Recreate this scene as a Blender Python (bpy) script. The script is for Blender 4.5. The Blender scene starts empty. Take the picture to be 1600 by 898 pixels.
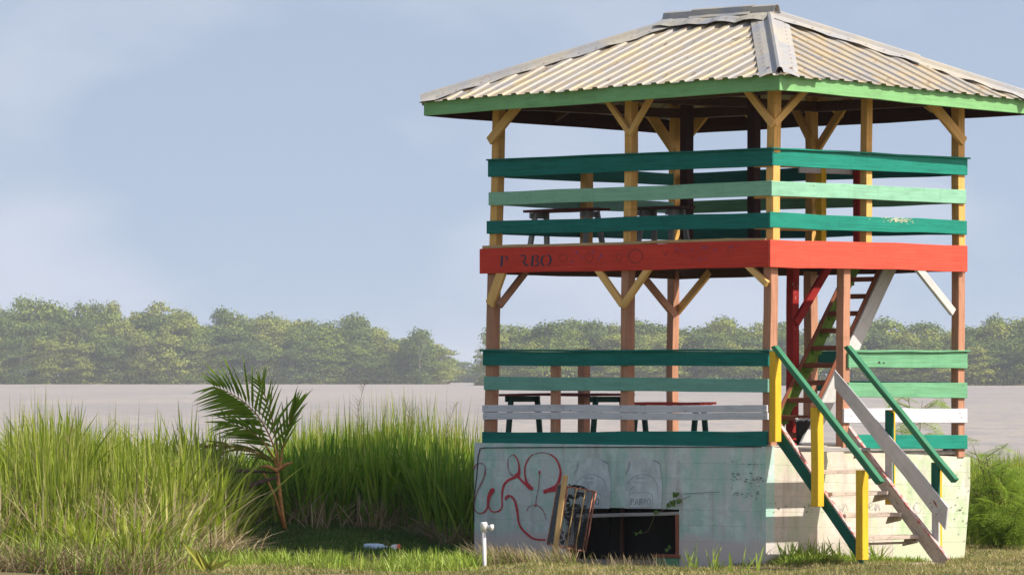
import bpy, bmesh, math, random
import numpy as np
from mathutils import Vector, Matrix
random.seed(7); rng = np.random.default_rng(7)
S = bpy.context.scene
COL = S.collection
# ---------------------------------------------------------------- camera
F = 7975.0; HY = 588.0; CAMZ = 2.14
cam_d = bpy.data.cameras.new('camera'); cam = bpy.data.objects.new('camera', cam_d); COL.objects.link(cam)
cam.location = (0, 0, CAMZ); cam.rotation_euler = (math.radians(90), 0, 0)
cam_d.sensor_width = 36; cam_d.lens = 36*F/1600
cam_d.shift_y = (HY-449)/1600
cam_d.clip_start = 1; cam_d.clip_end = 20000
S.camera = cam
# ---------------------------------------------------------------- world, sun
SUN = Vector((.948, -.336, .98)).normalized()
el = math.asin(SUN.z); az = math.atan2(SUN.x, SUN.y)
W = bpy.data.worlds.new('World'); S.world = W; W.use_nodes = True
nt = W.node_tree; nt.nodes.clear()
def N(nt, t, **kw):
    n = nt.nodes.new(t)
    for k, v in kw.items():
        if k in n.inputs: n.inputs[k].default_value = v
        else: setattr(n, k, v)
    return n
out = N(nt, 'ShaderNodeOutputWorld'); bg = N(nt, 'ShaderNodeBackground'); bg.inputs[1].default_value = .15
sky = N(nt, 'ShaderNodeTexSky'); sky.sky_type = 'NISHITA'; sky.sun_disc = False
sky.sun_elevation = el; sky.sun_rotation = az; sky.air_density = 1.0; sky.dust_density = .6; sky.ozone_density = 3.0
tc = N(nt, 'ShaderNodeTexCoord')
mp = N(nt, 'ShaderNodeMapping'); mp.inputs['Scale'].default_value = (15, 15, 30); mp.inputs['Location'].default_value = (3.1, 0.4, 1.3)
n1 = N(nt, 'ShaderNodeTexNoise'); n1.inputs['Scale'].default_value = 1.0; n1.inputs['Detail'].default_value = 4; n1.inputs['Roughness'].default_value = .45
r1 = N(nt, 'ShaderNodeMapRange'); r1.inputs[1].default_value = .5; r1.inputs[2].default_value = .85; r1.inputs[4].default_value = .28
mix = N(nt, 'ShaderNodeMix'); mix.data_type = 'RGBA'
tint = N(nt, 'ShaderNodeMix'); tint.data_type = 'RGBA'; tint.blend_type = 'MULTIPLY'; tint.inputs[0].default_value = 1; tint.inputs[7].default_value = (1.34, .97, .71, 1)
L = nt.links.new
va = N(nt, 'ShaderNodeVectorMath'); va.operation = 'ADD'; va.inputs[1].default_value = (0, 0, .38); vn = N(nt, 'ShaderNodeVectorMath'); vn.operation = 'NORMALIZE'
L(tc.outputs['Generated'], va.inputs[0]); L(va.outputs[0], vn.inputs[0]); L(vn.outputs[0], sky.inputs[0])
L(tc.outputs['Generated'], mp.inputs[0]); L(mp.outputs[0], n1.inputs[0]); L(n1.outputs[0], r1.inputs[0])
L(sky.outputs[0], tint.inputs[6]); L(tint.outputs[2], mix.inputs[6]); L(r1.outputs[0], mix.inputs[0]); mix.inputs[7].default_value = (4.9, 4.5, 4.45, 1)
L(mix.outputs[2], bg.inputs[0]); L(bg.outputs[0], out.inputs[0])
sd = bpy.data.lights.new('sun', 'SUN'); sd.energy = 3.3; sd.angle = math.radians(.53); sd.color = (1, .95, .86)
so = bpy.data.objects.new('sun', sd); COL.objects.link(so); so.rotation_euler = (-SUN).to_track_quat('-Z', 'Y').to_euler(); so.location = (40, 20, 60)
S.view_settings.view_transform = 'Standard'; S.view_settings.look = 'None'; S.view_settings.exposure = .92; S.view_settings.gamma = 1
S.render.engine = 'CYCLES'; S.cycles.max_bounces = 8; S.cycles.volume_bounces = 0
S.cycles.transparent_max_bounces = 8
# ---------------------------------------------------------------- materials
def srgb(r, g, b):
    f = lambda c: (c/255/12.92) if c/255 <= .04045 else ((c/255+.055)/1.055)**2.4
    return (f(r), f(g), f(b), 1)
def newmat(name):
    m = bpy.data.materials.new(name); m.use_nodes = True; t = m.node_tree
    return m, t, t.nodes['Principled BSDF'], t.links.new
def mixc(t, fac, a, b, mode='MIX'):
    n = t.nodes.new('ShaderNodeMix'); n.data_type = 'RGBA'; n.blend_type = mode
    for i, v in ((0, fac), (6, a), (7, b)):
        if hasattr(v, 'is_linked') or hasattr(v, 'links'): t.links.new(v, n.inputs[i])
        else: n.inputs[i].default_value = v if i == 0 else tuple(v)[:3]+(1,)
    return n.outputs[2]
def rng_(t, v, a, b, c=0, d=1):
    n = t.nodes.new('ShaderNodeMapRange'); t.links.new(v, n.inputs[0])
    for i, x in zip((1, 2, 3, 4), (a, b, c, d)): n.inputs[i].default_value = x
    return n.outputs[0]
def noise(t, scale, det=3, vec=None, rough=.55, w=None):
    n = t.nodes.new('ShaderNodeTexNoise'); n.inputs['Scale'].default_value = scale; n.inputs['Detail'].default_value = det; n.inputs['Roughness'].default_value = rough
    if w is not None: n.noise_dimensions = '4D'; t.links.new(w, n.inputs['W'])
    if vec is not None: t.links.new(vec, n.inputs['Vector'])
    return n.outputs[0]
def coords(t, scale=(1, 1, 1), kind='Object'):
    c = t.nodes.new('ShaderNodeTexCoord'); m = t.nodes.new('ShaderNodeMapping'); m.inputs['Scale'].default_value = scale
    t.links.new(c.outputs[kind], m.inputs[0]); return m.outputs[0]
def mul(t, v, k):
    n = t.nodes.new('ShaderNodeMath'); n.operation = 'MULTIPLY'; t.links.new(v, n.inputs[0])
    if hasattr(k, 'links'): t.links.new(k, n.inputs[1])
    else: n.inputs[1].default_value = k
    return n.outputs[0]
def bump(t, bsdf, h, st=.3, dist=.01):
    n = t.nodes.new('ShaderNodeBump'); n.inputs['Strength'].default_value = st; n.inputs['Distance'].default_value = dist
    t.links.new(h, n.inputs['Height']); t.links.new(n.outputs[0], bsdf.inputs['Normal'])
def paint(name, col, under=(.3, .25, .2), chips=.12, rough=.6, vary=.16, dirt=.3, gscale=1.0):
    """painted board: grain along local x, flaked spots showing what is under the paint, dirt"""
    m, t, b, l = newmat(name)
    oi = t.nodes.new('ShaderNodeObjectInfo'); w = mul(t, oi.outputs['Random'], 57)
    g = noise(t, 1, 5, coords(t, (2.2*gscale, 45*gscale, 45*gscale)), .6, w)
    big = noise(t, 2.3, 3, coords(t), .5, w)
    fl = noise(t, 1, 4, coords(t, (16, 42, 42)), .7, w)
    dk = tuple(c*(1-vary*2.1) for c in col[:3]); lt = tuple(min(1, c*(1+vary)+.003) for c in col[:3])
    c = mixc(t, rng_(t, g, .3, .7), dk, lt)
    c = mixc(t, rng_(t, big, .35, .75, 0, .55), c, tuple(min(1, x*1.15+.006) for x in col[:3]))
    dn = noise(t, 1, 4, coords(t, (5, 14, 14)), .6, w)
    c = mixc(t, mul(t, rng_(t, dn, .5, .72), dirt), c, tuple(x*.45 for x in col[:3]))
    rn = noise(t, 1, 3, coords(t, (26, 2.2, 2.2)), .5, w)
    c = mixc(t, mul(t, rng_(t, rn, .58, .72), .32+dirt*.3), c, tuple(x*.6 for x in col[:3]))
    rl = noise(t, 1, 3, coords(t, (1.3, 6, 6)), .5, w)
    c = mixc(t, mul(t, rng_(t, rl, .56, .75), .35), c, tuple(min(1, x*1.2+.012) for x in col[:3]))
    hi = .92-.42*min(chips, .9)**.5
    fm = rng_(t, fl, hi-.06+.02, hi+.02)
    c = mixc(t, fm, c, under)
    l(c, b.inputs['Base Color']); b.inputs['Roughness'].default_value = rough; b.inputs['Specular IOR Level'].default_value = .16
    bump(t, b, g, .5, .008)
    return m
def flat(name, col, rough=.7, vary=.25, scale=8, metallic=0, bumpst=.2):
    m, t, b, l = newmat(name)
    n = noise(t, scale, 5, coords(t))
    l(mixc(t, rng_(t, n, .3, .7), tuple(c*(1-vary) for c in col[:3]), tuple(min(1, c*(1+vary)) for c in col[:3])), b.inputs['Base Color'])
    b.inputs['Roughness'].default_value = rough; b.inputs['Metallic'].default_value = metallic
    bump(t, b, n, bumpst, .005); return m
def leafmat(name, cols, rough=.5, trans=.25):
    """foliage: colour differs from blade to blade; some light passes through"""
    m, t, b, l = newmat(name)
    g = t.nodes.new('ShaderNodeNewGeometry'); r = t.nodes.new('ShaderNodeValToRGB'); l(g.outputs['Random Per Island'], r.inputs[0])
    e = r.color_ramp.elements; e[0].color = cols[0]+(1,); e[1].color = cols[-1]+(1,)
    for i, c in enumerate(cols[1:-1]): x = e.new((i+1)/(len(cols)-1)); x.color = c+(1,)
    big = noise(t, .9, 2, coords(t))
    c = mixc(t, rng_(t, big, .35, .65, 0, .5), r.outputs[0], tuple(x*.62 for x in cols[0]))
    l(c, b.inputs['Base Color']); b.inputs['Roughness'].default_value = rough; b.inputs['Specular IOR Level'].default_value = .25
    tr = t.nodes.new('ShaderNodeBsdfTranslucent'); l(c, tr.inputs[0]); ms = t.nodes.new('ShaderNodeMixShader'); ms.inputs[0].default_value = trans
    l(b.outputs[0], ms.inputs[1]); l(tr.outputs[0], ms.inputs[2]); l(ms.outputs[0], t.nodes['Material Output'].inputs[0])
    return m
M = {}
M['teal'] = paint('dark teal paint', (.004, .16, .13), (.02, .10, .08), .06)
M['teal_lit'] = paint('sunlit teal paint with pale scuffs', (.012, .235, .165), (.45, .5, .35), .10)  # brighter copy of the teal, the right face's sunlight is in the colour
M['mint'] = paint('mint green paint', (.25, .50, .34), (.12, .22, .12), .05, vary=.08)
M['mint_low'] = paint('dull mint paint', (.17, .39, .31), (.1, .2, .16), .06, vary=.08)
M['rail_green'] = paint('mid green paint', (.15, .37, .20), (.35, .38, .22), .12)
M['red_lit'] = paint('sunlit red fascia paint', (.66, .085, .05), (.65, .4, .36), .06, vary=.10, dirt=.2)  # lighter copy of the red, with sun on the right fascia painted in
M['red'] = paint('red fascia paint', (.60, .045, .025), (.5, .25, .22), .04, vary=.10, dirt=.2)
M['ledge'] = paint('tan ledge paint', (.5, .34, .16), (.45, .12, .06), .12)
M['tan'] = paint('ochre post paint', (.72, .41, .12), (.35, .2, .1), .10)
M['tan_brace'] = paint('ochre brace paint', (.78, .47, .16), (.3, .12, .06), .10)
M['brown'] = paint('salmon brown post paint', (.46, .23, .14), (.5, .35, .28), .06)
M['brown_dk'] = paint('brown beam paint', (.10, .045, .03), (.2, .12, .1), .06)
M['maroon'] = paint('dark maroon paint', (.05, .013, .012), (.35, .25, .22), .16)
M['redpost'] = paint('flaking red post paint', (.33, .02, .018), (.6, .45, .42), .3)
M['white'] = paint('white board paint', (.60, .60, .63), (.35, .33, .33), .06, vary=.06)
M['white_old'] = paint('weathered white paint', (.60, .58, .55), (.32, .22, .16), .35, vary=.12)
M['grey_board'] = paint('pale grey board paint', (.56, .54, .53), (.3, .15, .08), .05, vary=.06)
M['yellow'] = paint('yellow newel paint', (.74, .45, .03), (.35, .1, .03), .06, vary=.08, dirt=.15)
M['stair_green'] = paint('dark green stringer paint', (.008, .11, .075), (.1, .25, .18), .08)
M['hand_green'] = paint('handrail green paint', (.05, .20, .105), (.3, .4, .3), .15)
M['lime'] = paint('mossy lime paint', (.17, .30, .03), (.12, .14, .04), .35, vary=.3, dirt=.8)
M['tread_brown'] = paint('red brown tread paint', (.26, .09, .05), (.4, .18, .12), .2)
M['tread_worn'] = paint('peeling white tread paint', (.52, .43, .35), (.20, .12, .08), .5, vary=.15, dirt=.6)
M['redwhite'] = paint('faded red edge paint', (.60, .47, .43), (.55, .10, .08), .75)
M['fascia'] = paint('grass green fascia paint', (.21, .45, .18), (.5, .6, .4), .05, vary=.08)
M['wood_grey'] = paint('bare grey wood', (.36, .34, .32), (.12, .1, .09), .3)
M['wood_raw'] = paint('raw yellow timber', (.55, .36, .15), (.3, .17, .08), .1)
M['dark_green'] = paint('bottle green paint', (.01, .06, .045), (.05, .1, .08), .1)
M['bench_red'] = paint('dull red seat paint', (.14, .025, .022), (.3, .2, .2), .1)
M['bench_bright'] = paint('bright red seat paint', (.7, .09, .06), (.5, .3, .3), .06)
M['black'] = flat('black plastic', (.012, .012, .014), .45)
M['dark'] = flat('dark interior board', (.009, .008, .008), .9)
M['rust'] = flat('rusty wire', (.36, .14, .08), .8, .5, 30)
M['bluewire'] = flat('dark mesh', (.07, .08, .09), .6, .4, 30)
M['plasticw'] = flat('white plastic pipe', (.75, .73, .70), .4, .12, 20)
M['screw'] = flat('rusty screw heads', (.16, .06, .035), .8, .6, 40)
M['bluepl'] = flat('blue and white plastic', (.5, .65, .9), .25, .35, 25)
M['orange'] = flat('orange plastic', (.75, .14, .04), .4)
M['graffiti'] = flat('red spray paint', (.52, .03, .05), .6, .25, 30)
M['graffiti_thin'] = flat('thin red spray paint', (.33, .10, .12), .7, .3, 60)
def speckle(m, lo, hi, sc=70):
    t = m.node_tree; b = t.nodes['Principled BSDF']; n = noise(t, sc, 3, coords(t), .7); n2 = noise(t, 9, 3, coords(t), .6)
    a = t.nodes.new('ShaderNodeMath'); a.operation = 'ADD'; t.links.new(mul(t, n, .6), a.inputs[0]); t.links.new(mul(t, n2, .4), a.inputs[1]); t.links.new(rng_(t, a.outputs[0], lo, hi), b.inputs['Alpha'])
M['letter'] = flat('navy stencil paint', (.035, .03, .055), .7, .5, 60)
M['ghost_red'] = flat('dull red overpaint', (.42, .035, .022), .6, .3, 30)
M['ghost_blue'] = flat('blue paint flecks', (.10, .09, .32), .7, .5, 60)
M['ghost_line'] = flat('faded grey outline', (.28, .30, .35), .8, .2, 50)
M['ghost_fill'] = flat('faded lilac label paint', (.53, .59, .59), .85, .2, 7)
M['ghost_text'] = flat('faded grey lettering', (.22, .25, .29), .8, .35, 60)
M['ghost_white'] = flat('faded lettering on white', (.42, .42, .40), .85, .15, 60)
M['scuff'] = flat('black scuff', (.03, .035, .03), .9, .6, 60)
for k_, lo_, hi_ in (('graffiti', .34, .44), ('graffiti_thin', .38, .52), ('letter', .33, .41), ('ghost_line', .36, .48), ('ghost_text', .34, .46), ('ghost_white', .40, .58), ('ghost_red', .36, .6), ('ghost_blue', .36, .5)): speckle(M[k_], lo_, hi_)
M['bark'] = flat('pale bark', (.30, .26, .22), .9, .4, .6)
M['bird'] = flat('dark feathers', (.03, .03, .035), .8)
M['palm_stem'] = flat('orange palm sheath', (.5, .22, .06), .6, .4, 25)
M['deadleaf'] = flat('dead brown frond', (.10, .055, .045), .8, .5, 20)
M['vine_stem'] = flat('vine stem', (.18, .14, .07), .8)
M['palm'] = leafmat('palm leaflet green', [(.20, .34, .03), (.32, .48, .05), (.46, .54, .08)], .35, .35)
M['palm_y'] = leafmat('yellow green palm', [(.24, .28, .05), (.36, .33, .06)], .45, .25)
M['reed'] = leafmat('reed green', [(.17, .25, .02), (.30, .39, .03), (.42, .49, .06), (.62, .58, .22)], .5, .42)
M['reed_dark'] = leafmat('deep reed green', [(.10, .24, .016), (.18, .34, .024), (.28, .43, .04), (.46, .54, .09)], .5, .42)
M['straw'] = leafmat('dry straw', [(.26, .18, .085), (.42, .34, .19), (.55, .47, .30)], .8, .2)
M['lawn'] = leafmat('lawn blades', [(.17, .21, .04), (.30, .29, .08), (.48, .40, .18), (.62, .50, .29)], .7, .25)
M['lawn_green'] = leafmat('bright blades', [(.2, .31, .03), (.32, .43, .06), (.44, .50, .12)], .5, .3)
M['weed'] = leafmat('weed leaves', [(.05, .12, .02), (.10, .19, .035), (.15, .25, .05)], .6, .25)
M['feather'] = leafmat('feathery leaf green', [(.22, .36, .035), (.33, .48, .06), (.44, .56, .10)], .5, .35)
FC = [[(.12, .175, .022), (.19, .26, .03), (.28, .34, .045)], [(.20, .24, .035), (.30, .34, .045), (.40, .42, .08)], [(.08, .13, .025), (.13, .19, .032), (.18, .245, .045)]]
for i, c in enumerate(FC): M['forest%d' % i] = leafmat('forest crown %d' % i, c, .7, .15)
def roofmat(name, sc, ca=(.31, .295, .28), cb=(.46, .355, .20)):
    m, t, b, l = newmat(name)
    st = noise(t, 1, 4, coords(t, sc)); bl = noise(t, 1.6, 3, coords(t)); fine = noise(t, 18, 4, coords(t))
    c = mixc(t, rng_(t, st, .40, .60), ca, cb)
    c = mixc(t, rng_(t, bl, .4, .7, 0, .55), c, (.40, .37, .32))
    c = mixc(t, rng_(t, fine, .45, .8, 0, .35), c, (.28, .22, .15))
    r = noise(t, 5, 5, coords(t), .7)
    c = mixc(t, rng_(t, r, .66, .72, 0, .8), c, (.30, .11, .05))
    l(c, b.inputs['Base Color']); b.inputs['Roughness'].default_value = .55; b.inputs['Metallic'].default_value = .0
    bump(t, b, fine, .15, .004); return m
M['roofx'] = roofmat('cream ribbed sheet', (.7, 9, 9)); M['roofy'] = roofmat('cream ribbed sheet b', (9, .7, 9))
M['cap'] = roofmat('zinc flashing', (2, 2, 2), (.33, .335, .35), (.44, .40, .32))
def concmat(name, a, b_, c_, low, s=1.0):
    m, t, b, l = newmat(name)
    co = coords(t)
    n = noise(t, 2.2*s, 4, co, .6); n2 = noise(t, 1.0, 4, coords(t, (5, 5, 2.2)), .6); fine = noise(t, 35, 4, co, .65); sp = noise(t, 12, 5, co, .75)
    c = mixc(t, rng_(t, n, .42, .58), a, b_)
    c = mixc(t, rng_(t, n2, .47, .62, 0, .8), c, c_)
    c = mixc(t, rng_(t, fine, .45, .75, 0, .4), c, tuple(x*.72 for x in a))
    c = mixc(t, rng_(t, sp, .66, .74, 0, .8), c, (.16, .17, .14))
    stn = noise(t, 1, 4, coords(t, (7, 7, .8)), .6); c = mixc(t, rng_(t, stn, .54, .72, 0, .45), c, tuple(x*.55 for x in low))
    bl = noise(t, 3.3*s, 5, coords(t), .7); c = mixc(t, rng_(t, bl, .52, .62, 0, .5), c, tuple(min(1, x*1.2+.03) for x in b_))
    # grime that climbs from the ground (object z is height)
    sx = t.nodes.new('ShaderNodeSeparateXYZ'); l(co, sx.inputs[0])
    ad = t.nodes.new('ShaderNodeMath'); ad.operation = 'ADD'; l(sx.outputs[2], ad.inputs[0]); l(mul(t, n, .25), ad.inputs[1])
    c = mixc(t, rng_(t, ad.outputs[0], .46, .36), c, low)
    l(c, b.inputs['Base Color']); b.inputs['Roughness'].default_value = .9; b.inputs['Specular IOR Level'].default_value = .15
    bump(t, b, mul(t, fine, n), .5, .012); return m
M['conc_l'] = concmat('pale green limewash', (.40, .60, .51), (.54, .63, .59), (.62, .62, .62), (.60, .54, .51))
M['conc_r'] = concmat('whitewashed concrete', (.62, .58, .50), (.62, .53, .45), (.50, .54, .37), (.52, .47, .40))
M['conc_r2'] = concmat('whitewash turning green', (.52, .57, .40), (.62, .60, .52), (.40, .53, .29), (.50, .54, .38))
M['conc_in'] = flat('bare concrete', (.30, .28, .25), .9, .3, 12)
def groundmat():
    m, t, b, l = newmat('grassy soil'); co = coords(t)
    n = noise(t, .7, 5, co); f = noise(t, 25, 4, co)
    c = mixc(t, rng_(t, n, .4, .6), (.14, .13, .05), (.28, .21, .12))
    c = mixc(t, rng_(t, f, .35, .7), c, (.07, .08, .03))
    l(c, b.inputs['Base Color']); b.inputs['Roughness'].default_value = 1; b.inputs['Specular IOR Level'].default_value = .1; bump(t, b, f, .6, .03); return m
M['ground'] = groundmat()
def watermat():
    m, t, b, l = newmat('muddy river water')
    a = noise(t, 1, 4, coords(t, (.02, .006, 1)), .6); w = noise(t, 1, 5, coords(t, (.45, .10, 1)), .6)
    c = mixc(t, rng_(t, a, .42, .6), (.40, .335, .265), (.335, .285, .24))
    c = mixc(t, rng_(t, w, .48, .64, 0, .5), c, (.20, .20, .21))
    l(c, b.inputs['Base Color']); b.inputs['Roughness'].default_value = .38; b.inputs['Specular IOR Level'].default_value = .2
    rp = noise(t, 1, 4, coords(t, (1.1, .22, 1)), .65); c = mixc(t, rng_(t, rp, .46, .70, 0, .4), c, (.22, .20, .20)); l(c, b.inputs['Base Color'])
    bump(t, b, rp, .5, .3); return m
M['water'] = watermat()
# ---------------------------------------------------------------- object helpers
TM = {}
def tag(o, label=None, cat=None, group=None, kind=None):
    if label: o['label'] = label
    if cat: o['category'] = cat
    if group: o['group'] = group
    if kind: o['kind'] = kind
    return o
def link(o, parent=None, Mx=None):
    COL.objects.link(o)
    Mx = Mx if Mx is not None else Matrix()
    if parent is not None:
        o.parent = parent
        if parent.name in TM and parent.parent is not None: o.matrix_parent_inverse = TM[parent.name].inverted()
    o.matrix_basis = Mx; TM[o.name] = Mx
    return o
def empty(name, loc, rz=0, **kw):
    o = bpy.data.objects.new(name, None); o.empty_display_size = .1; o.location = loc; o.rotation_euler = (0, 0, rz); COL.objects.link(o); tag(o, **kw); return o
def mk(name, V, Fc, mat, parent=None, Mx=None, smooth=False):
    me = bpy.data.meshes.new(name); me.from_pydata([tuple(v) for v in V], [], Fc); me.materials.append(mat if not isinstance(mat, str) else M[mat]); me.update()
    if smooth: me.polygons.foreach_set('use_smooth', [True]*len(me.polygons))
    return link(bpy.data.objects.new(name, me), parent, Mx)
def frame(x, z):
    x = x.normalized(); z = (z - x*z.dot(x)).normalized(); y = z.cross(x)
    return Matrix((x, y, z)).transposed().to_4x4()
def hexa(name, q, n, mat, parent, bev=.004, warp=0.0):
    """board: q = 4 corners of the outer face, n = vector to the inner face; local x runs along the board"""
    q = [Vector(p) for p in q]; n = Vector(n)
    e1 = (q[1]-q[0]); e2 = (q[3]-q[0]); xa = e1 if e1.length >= e2.length else e2
    c = sum(q, Vector())/4 + n/2
    Fm = Matrix.Translation(c) @ frame(xa, -n); inv = Fm.inverted()
    bm = bmesh.new(); vs = [bm.verts.new(inv @ p) for p in q] + [bm.verts.new(inv @ (p+n)) for p in q]
    for f in ((0, 1, 2, 3), (7, 6, 5, 4), (0, 4, 5, 1), (1, 5, 6, 2), (2, 6, 7, 3), (3, 7, 4, 0)): bm.faces.new([vs[i] for i in f])
    bmesh.ops.recalc_face_normals(bm, faces=bm.faces)
    lx = max(v.co.x for v in bm.verts)-min(v.co.x for v in bm.verts); warp_ = bev and lx > 1.1 and name != 'concrete_course'
    if warp_: bmesh.ops.subdivide_edges(bm, edges=[e for e in bm.edges if abs(e.verts[0].co.x-e.verts[1].co.x) > lx*.7], cuts=7, use_grid_fill=True)
    bm.normal_update()
    if bev: bmesh.ops.bevel(bm, geom=[e for e in bm.edges if len(e.link_faces) == 2 and e.calc_face_angle(0) > .5], offset=min(bev, n.length*.2), segments=1, affect='EDGES')
    if warp_:
        a1, a2, f1, f2 = random.uniform(.002, .0055), random.uniform(.001, .004), random.uniform(0, 6.3), random.uniform(0, 6.3)
        for v in bm.verts: v.co.y += a1*math.sin(v.co.x*2.1+f1)+a2*math.sin(v.co.x*5.3+f2); v.co.z += a2*math.sin(v.co.x*2.9+f2)*.5
    me = bpy.data.meshes.new(name); bm.to_mesh(me); bm.free(); me.materials.append(M[mat] if isinstance(mat, str) else mat)
    return link(bpy.data.objects.new(name, me), parent, Fm)
def bar(name, p0, p1, w, t, wd, mat, parent, bev=.004):
    """straight member from p0 to p1, width w along wd, thickness t across"""
    p0, p1, wd = Vector(p0), Vector(p1), Vector(wd); d = (p1-p0).normalized(); wd = (wd-d*wd.dot(d)).normalized(); td = d.cross(wd)
    a = wd*w/2; b = td*t/2
    return hexa(name, [p0-a-b, p1-a-b, p1+a-b, p0+a-b], b*2, mat, parent, bev)
def tube_vf(pts, rad, seg=6, base=0, cap=True):
    V, Fc = [], []; pts = [Vector(p) for p in pts]
    if not hasattr(rad, '__len__'): rad = [rad]*len(pts)
    for i, p in enumerate(pts):
        d = (pts[min(i+1, len(pts)-1)]-pts[max(i-1, 0)]).normalized(); s = d.orthogonal().normalized()
        if abs(d.z) < .95: s = d.cross(Vector((0, 0, 1))).normalized()
        else: s = d.cross(Vector((0, 1, 0))).normalized()
        u = d.cross(s)
        for k in range(seg):
            a = 2*math.pi*k/seg; V.append(p+(s*math.cos(a)+u*math.sin(a))*rad[i])
    for i in range(len(pts)-1):
        for k in range(seg):
            a = base+i*seg+k; b = base+i*seg+(k+1) % seg; Fc.append((a, b, b+seg, a+seg))
    if cap: Fc.append(tuple(base+k for k in range(seg))[::-1]); Fc.append(tuple(base+(len(pts)-1)*seg+k for k in range(seg)))
    return V, Fc
def tube(name, pts, rad, mat, parent=None, seg=8, Mx=None):
    V, Fc = tube_vf(pts, rad, seg); return mk(name, V, Fc, mat, parent, Mx, True)
class Multi:
    def __init__(s): s.V = []; s.F = []
    def add(s, V, Fc): b = len(s.V); s.V += list(V); s.F += [tuple(i+b for i in f) for f in Fc]
    def tube(s, pts, rad, seg=5): s.add(*tube_vf(pts, rad, seg))
    def mk(s, *a, **k): return mk(a[0], s.V, s.F, *a[1:], **k)
# ---------------------------------------------------------------- tower frame (x along the right face, y along the left face)
D = 57.8; OX = 406/F*D; TH = math.atan2(.6934, .7206); cT, sT = math.cos(TH), math.sin(TH); A = 4.664; B = 3.379
def PX(px, py, x0):          # ray of a picture point met with the tower plane x = x0 (left face planes)
    k = (px-800)/F; t = (x0+OX*cT+D*sT)/(k*cT+sT)
    X, Y = k*t-OX, t-D
    return Vector((x0, -X*sT+Y*cT, CAMZ+t*(HY-py)/F))
def PY(px, py, y0):          # the same for planes y = y0 (right face planes)
    k = (px-800)/F; t = (y0-OX*sT+D*cT)/(-k*sT+cT)
    X, Y = k*t-OX, t-D
    return Vector((X*cT+Y*sT, y0, CAMZ+t*(HY-py)/F))
def PD(px, py, d): return Vector(((px-800)/F*d, d, CAMZ+(HY-py)/F*d))
def toW(p): return Vector((OX+p[0]*cT-p[1]*sT, D+p[0]*sT+p[1]*cT, p[2]))
def ss(a, b, x): x = np.clip((x-a)/(b-a), 0, 1); return x*x*(3-2*x)
def gz(x, y):                # ground height
    x = np.asarray(x, float); y = np.asarray(y, float)
    z = -.20*np.exp(-((x-.6)/1.7)**2-((y-59.6)/1.6)**2)+.26*ss(60.8, 64.5, y)*(1-ss(-1, 3, x))+.05*ss(4.5, 7, x)
    z = z+.22*ss(57.5, 60.5, y)*(1-ss(-4.6, -3.2, x))*(1-ss(60.8, 64.5, y))
    z = z+.03*np.sin(x*1.7+y*.9)+.02*np.sin(x*3.1-y*2.3)
    return z-3.2*ss(70, 84, y)
# ---------------------------------------------------------------- setting: ground, river, far banks
def sheet(name, xs, ys, zf, mat, kind='structure'):
    V = [(x, y, float(zf(x, y))) for y in ys for x in xs]; nx = len(xs)
    Fc = [(j*nx+i, j*nx+i+1, (j+1)*nx+i+1, (j+1)*nx+i) for j in range(len(ys)-1) for i in range(nx-1)]
    o = mk(name, V, Fc, mat, smooth=True); tag(o, kind=kind); return o
xs = sorted(set([-1500, -600, -250, -100, -50, -25]+list(np.linspace(-12, 12, 97))+[25, 50, 100, 250, 600, 1500]))
ys = sorted(set([-200, -60, -10, 20, 40]+list(np.linspace(50, 86, 120))+[100]))
g = sheet('ground', xs, ys, gz, 'ground'); tag(g, 'grassy river bank with worn dry patches around the tower')
WZ = -1.4
w = mk('river_water', [(-6000, 72, WZ), (6000, 72, WZ), (6000, 9000, WZ), (-6000, 9000, WZ)], [(0, 1, 2, 3)], 'water'); tag(w, 'wide calm muddy river with faint dark ripples', kind='structure')
def bank(name, x0, x1, y0, y1, label):
    n = 60; V = []; 
    for i in range(n+1):
        x = x0+(x1-x0)*i/n; j = 3*math.sin(i*1.3)+2*math.sin(i*2.9)
        V += [(x, y0+j, WZ-.5), (x, y0+3+j, WZ+.5), (x, y0+60, WZ+1.5), (x, y1, WZ+2), (x, y1+5, WZ-.5)]
    Fc = [(i*5+k, (i+1)*5+k, (i+1)*5+k+1, i*5+k+1) for i in range(n) for k in range(4)]
    tag(mk(name, V, Fc, 'ground', smooth=True), label, kind='structure')
def shore_d(py): return (CAMZ-WZ)*F/(py-HY)
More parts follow.
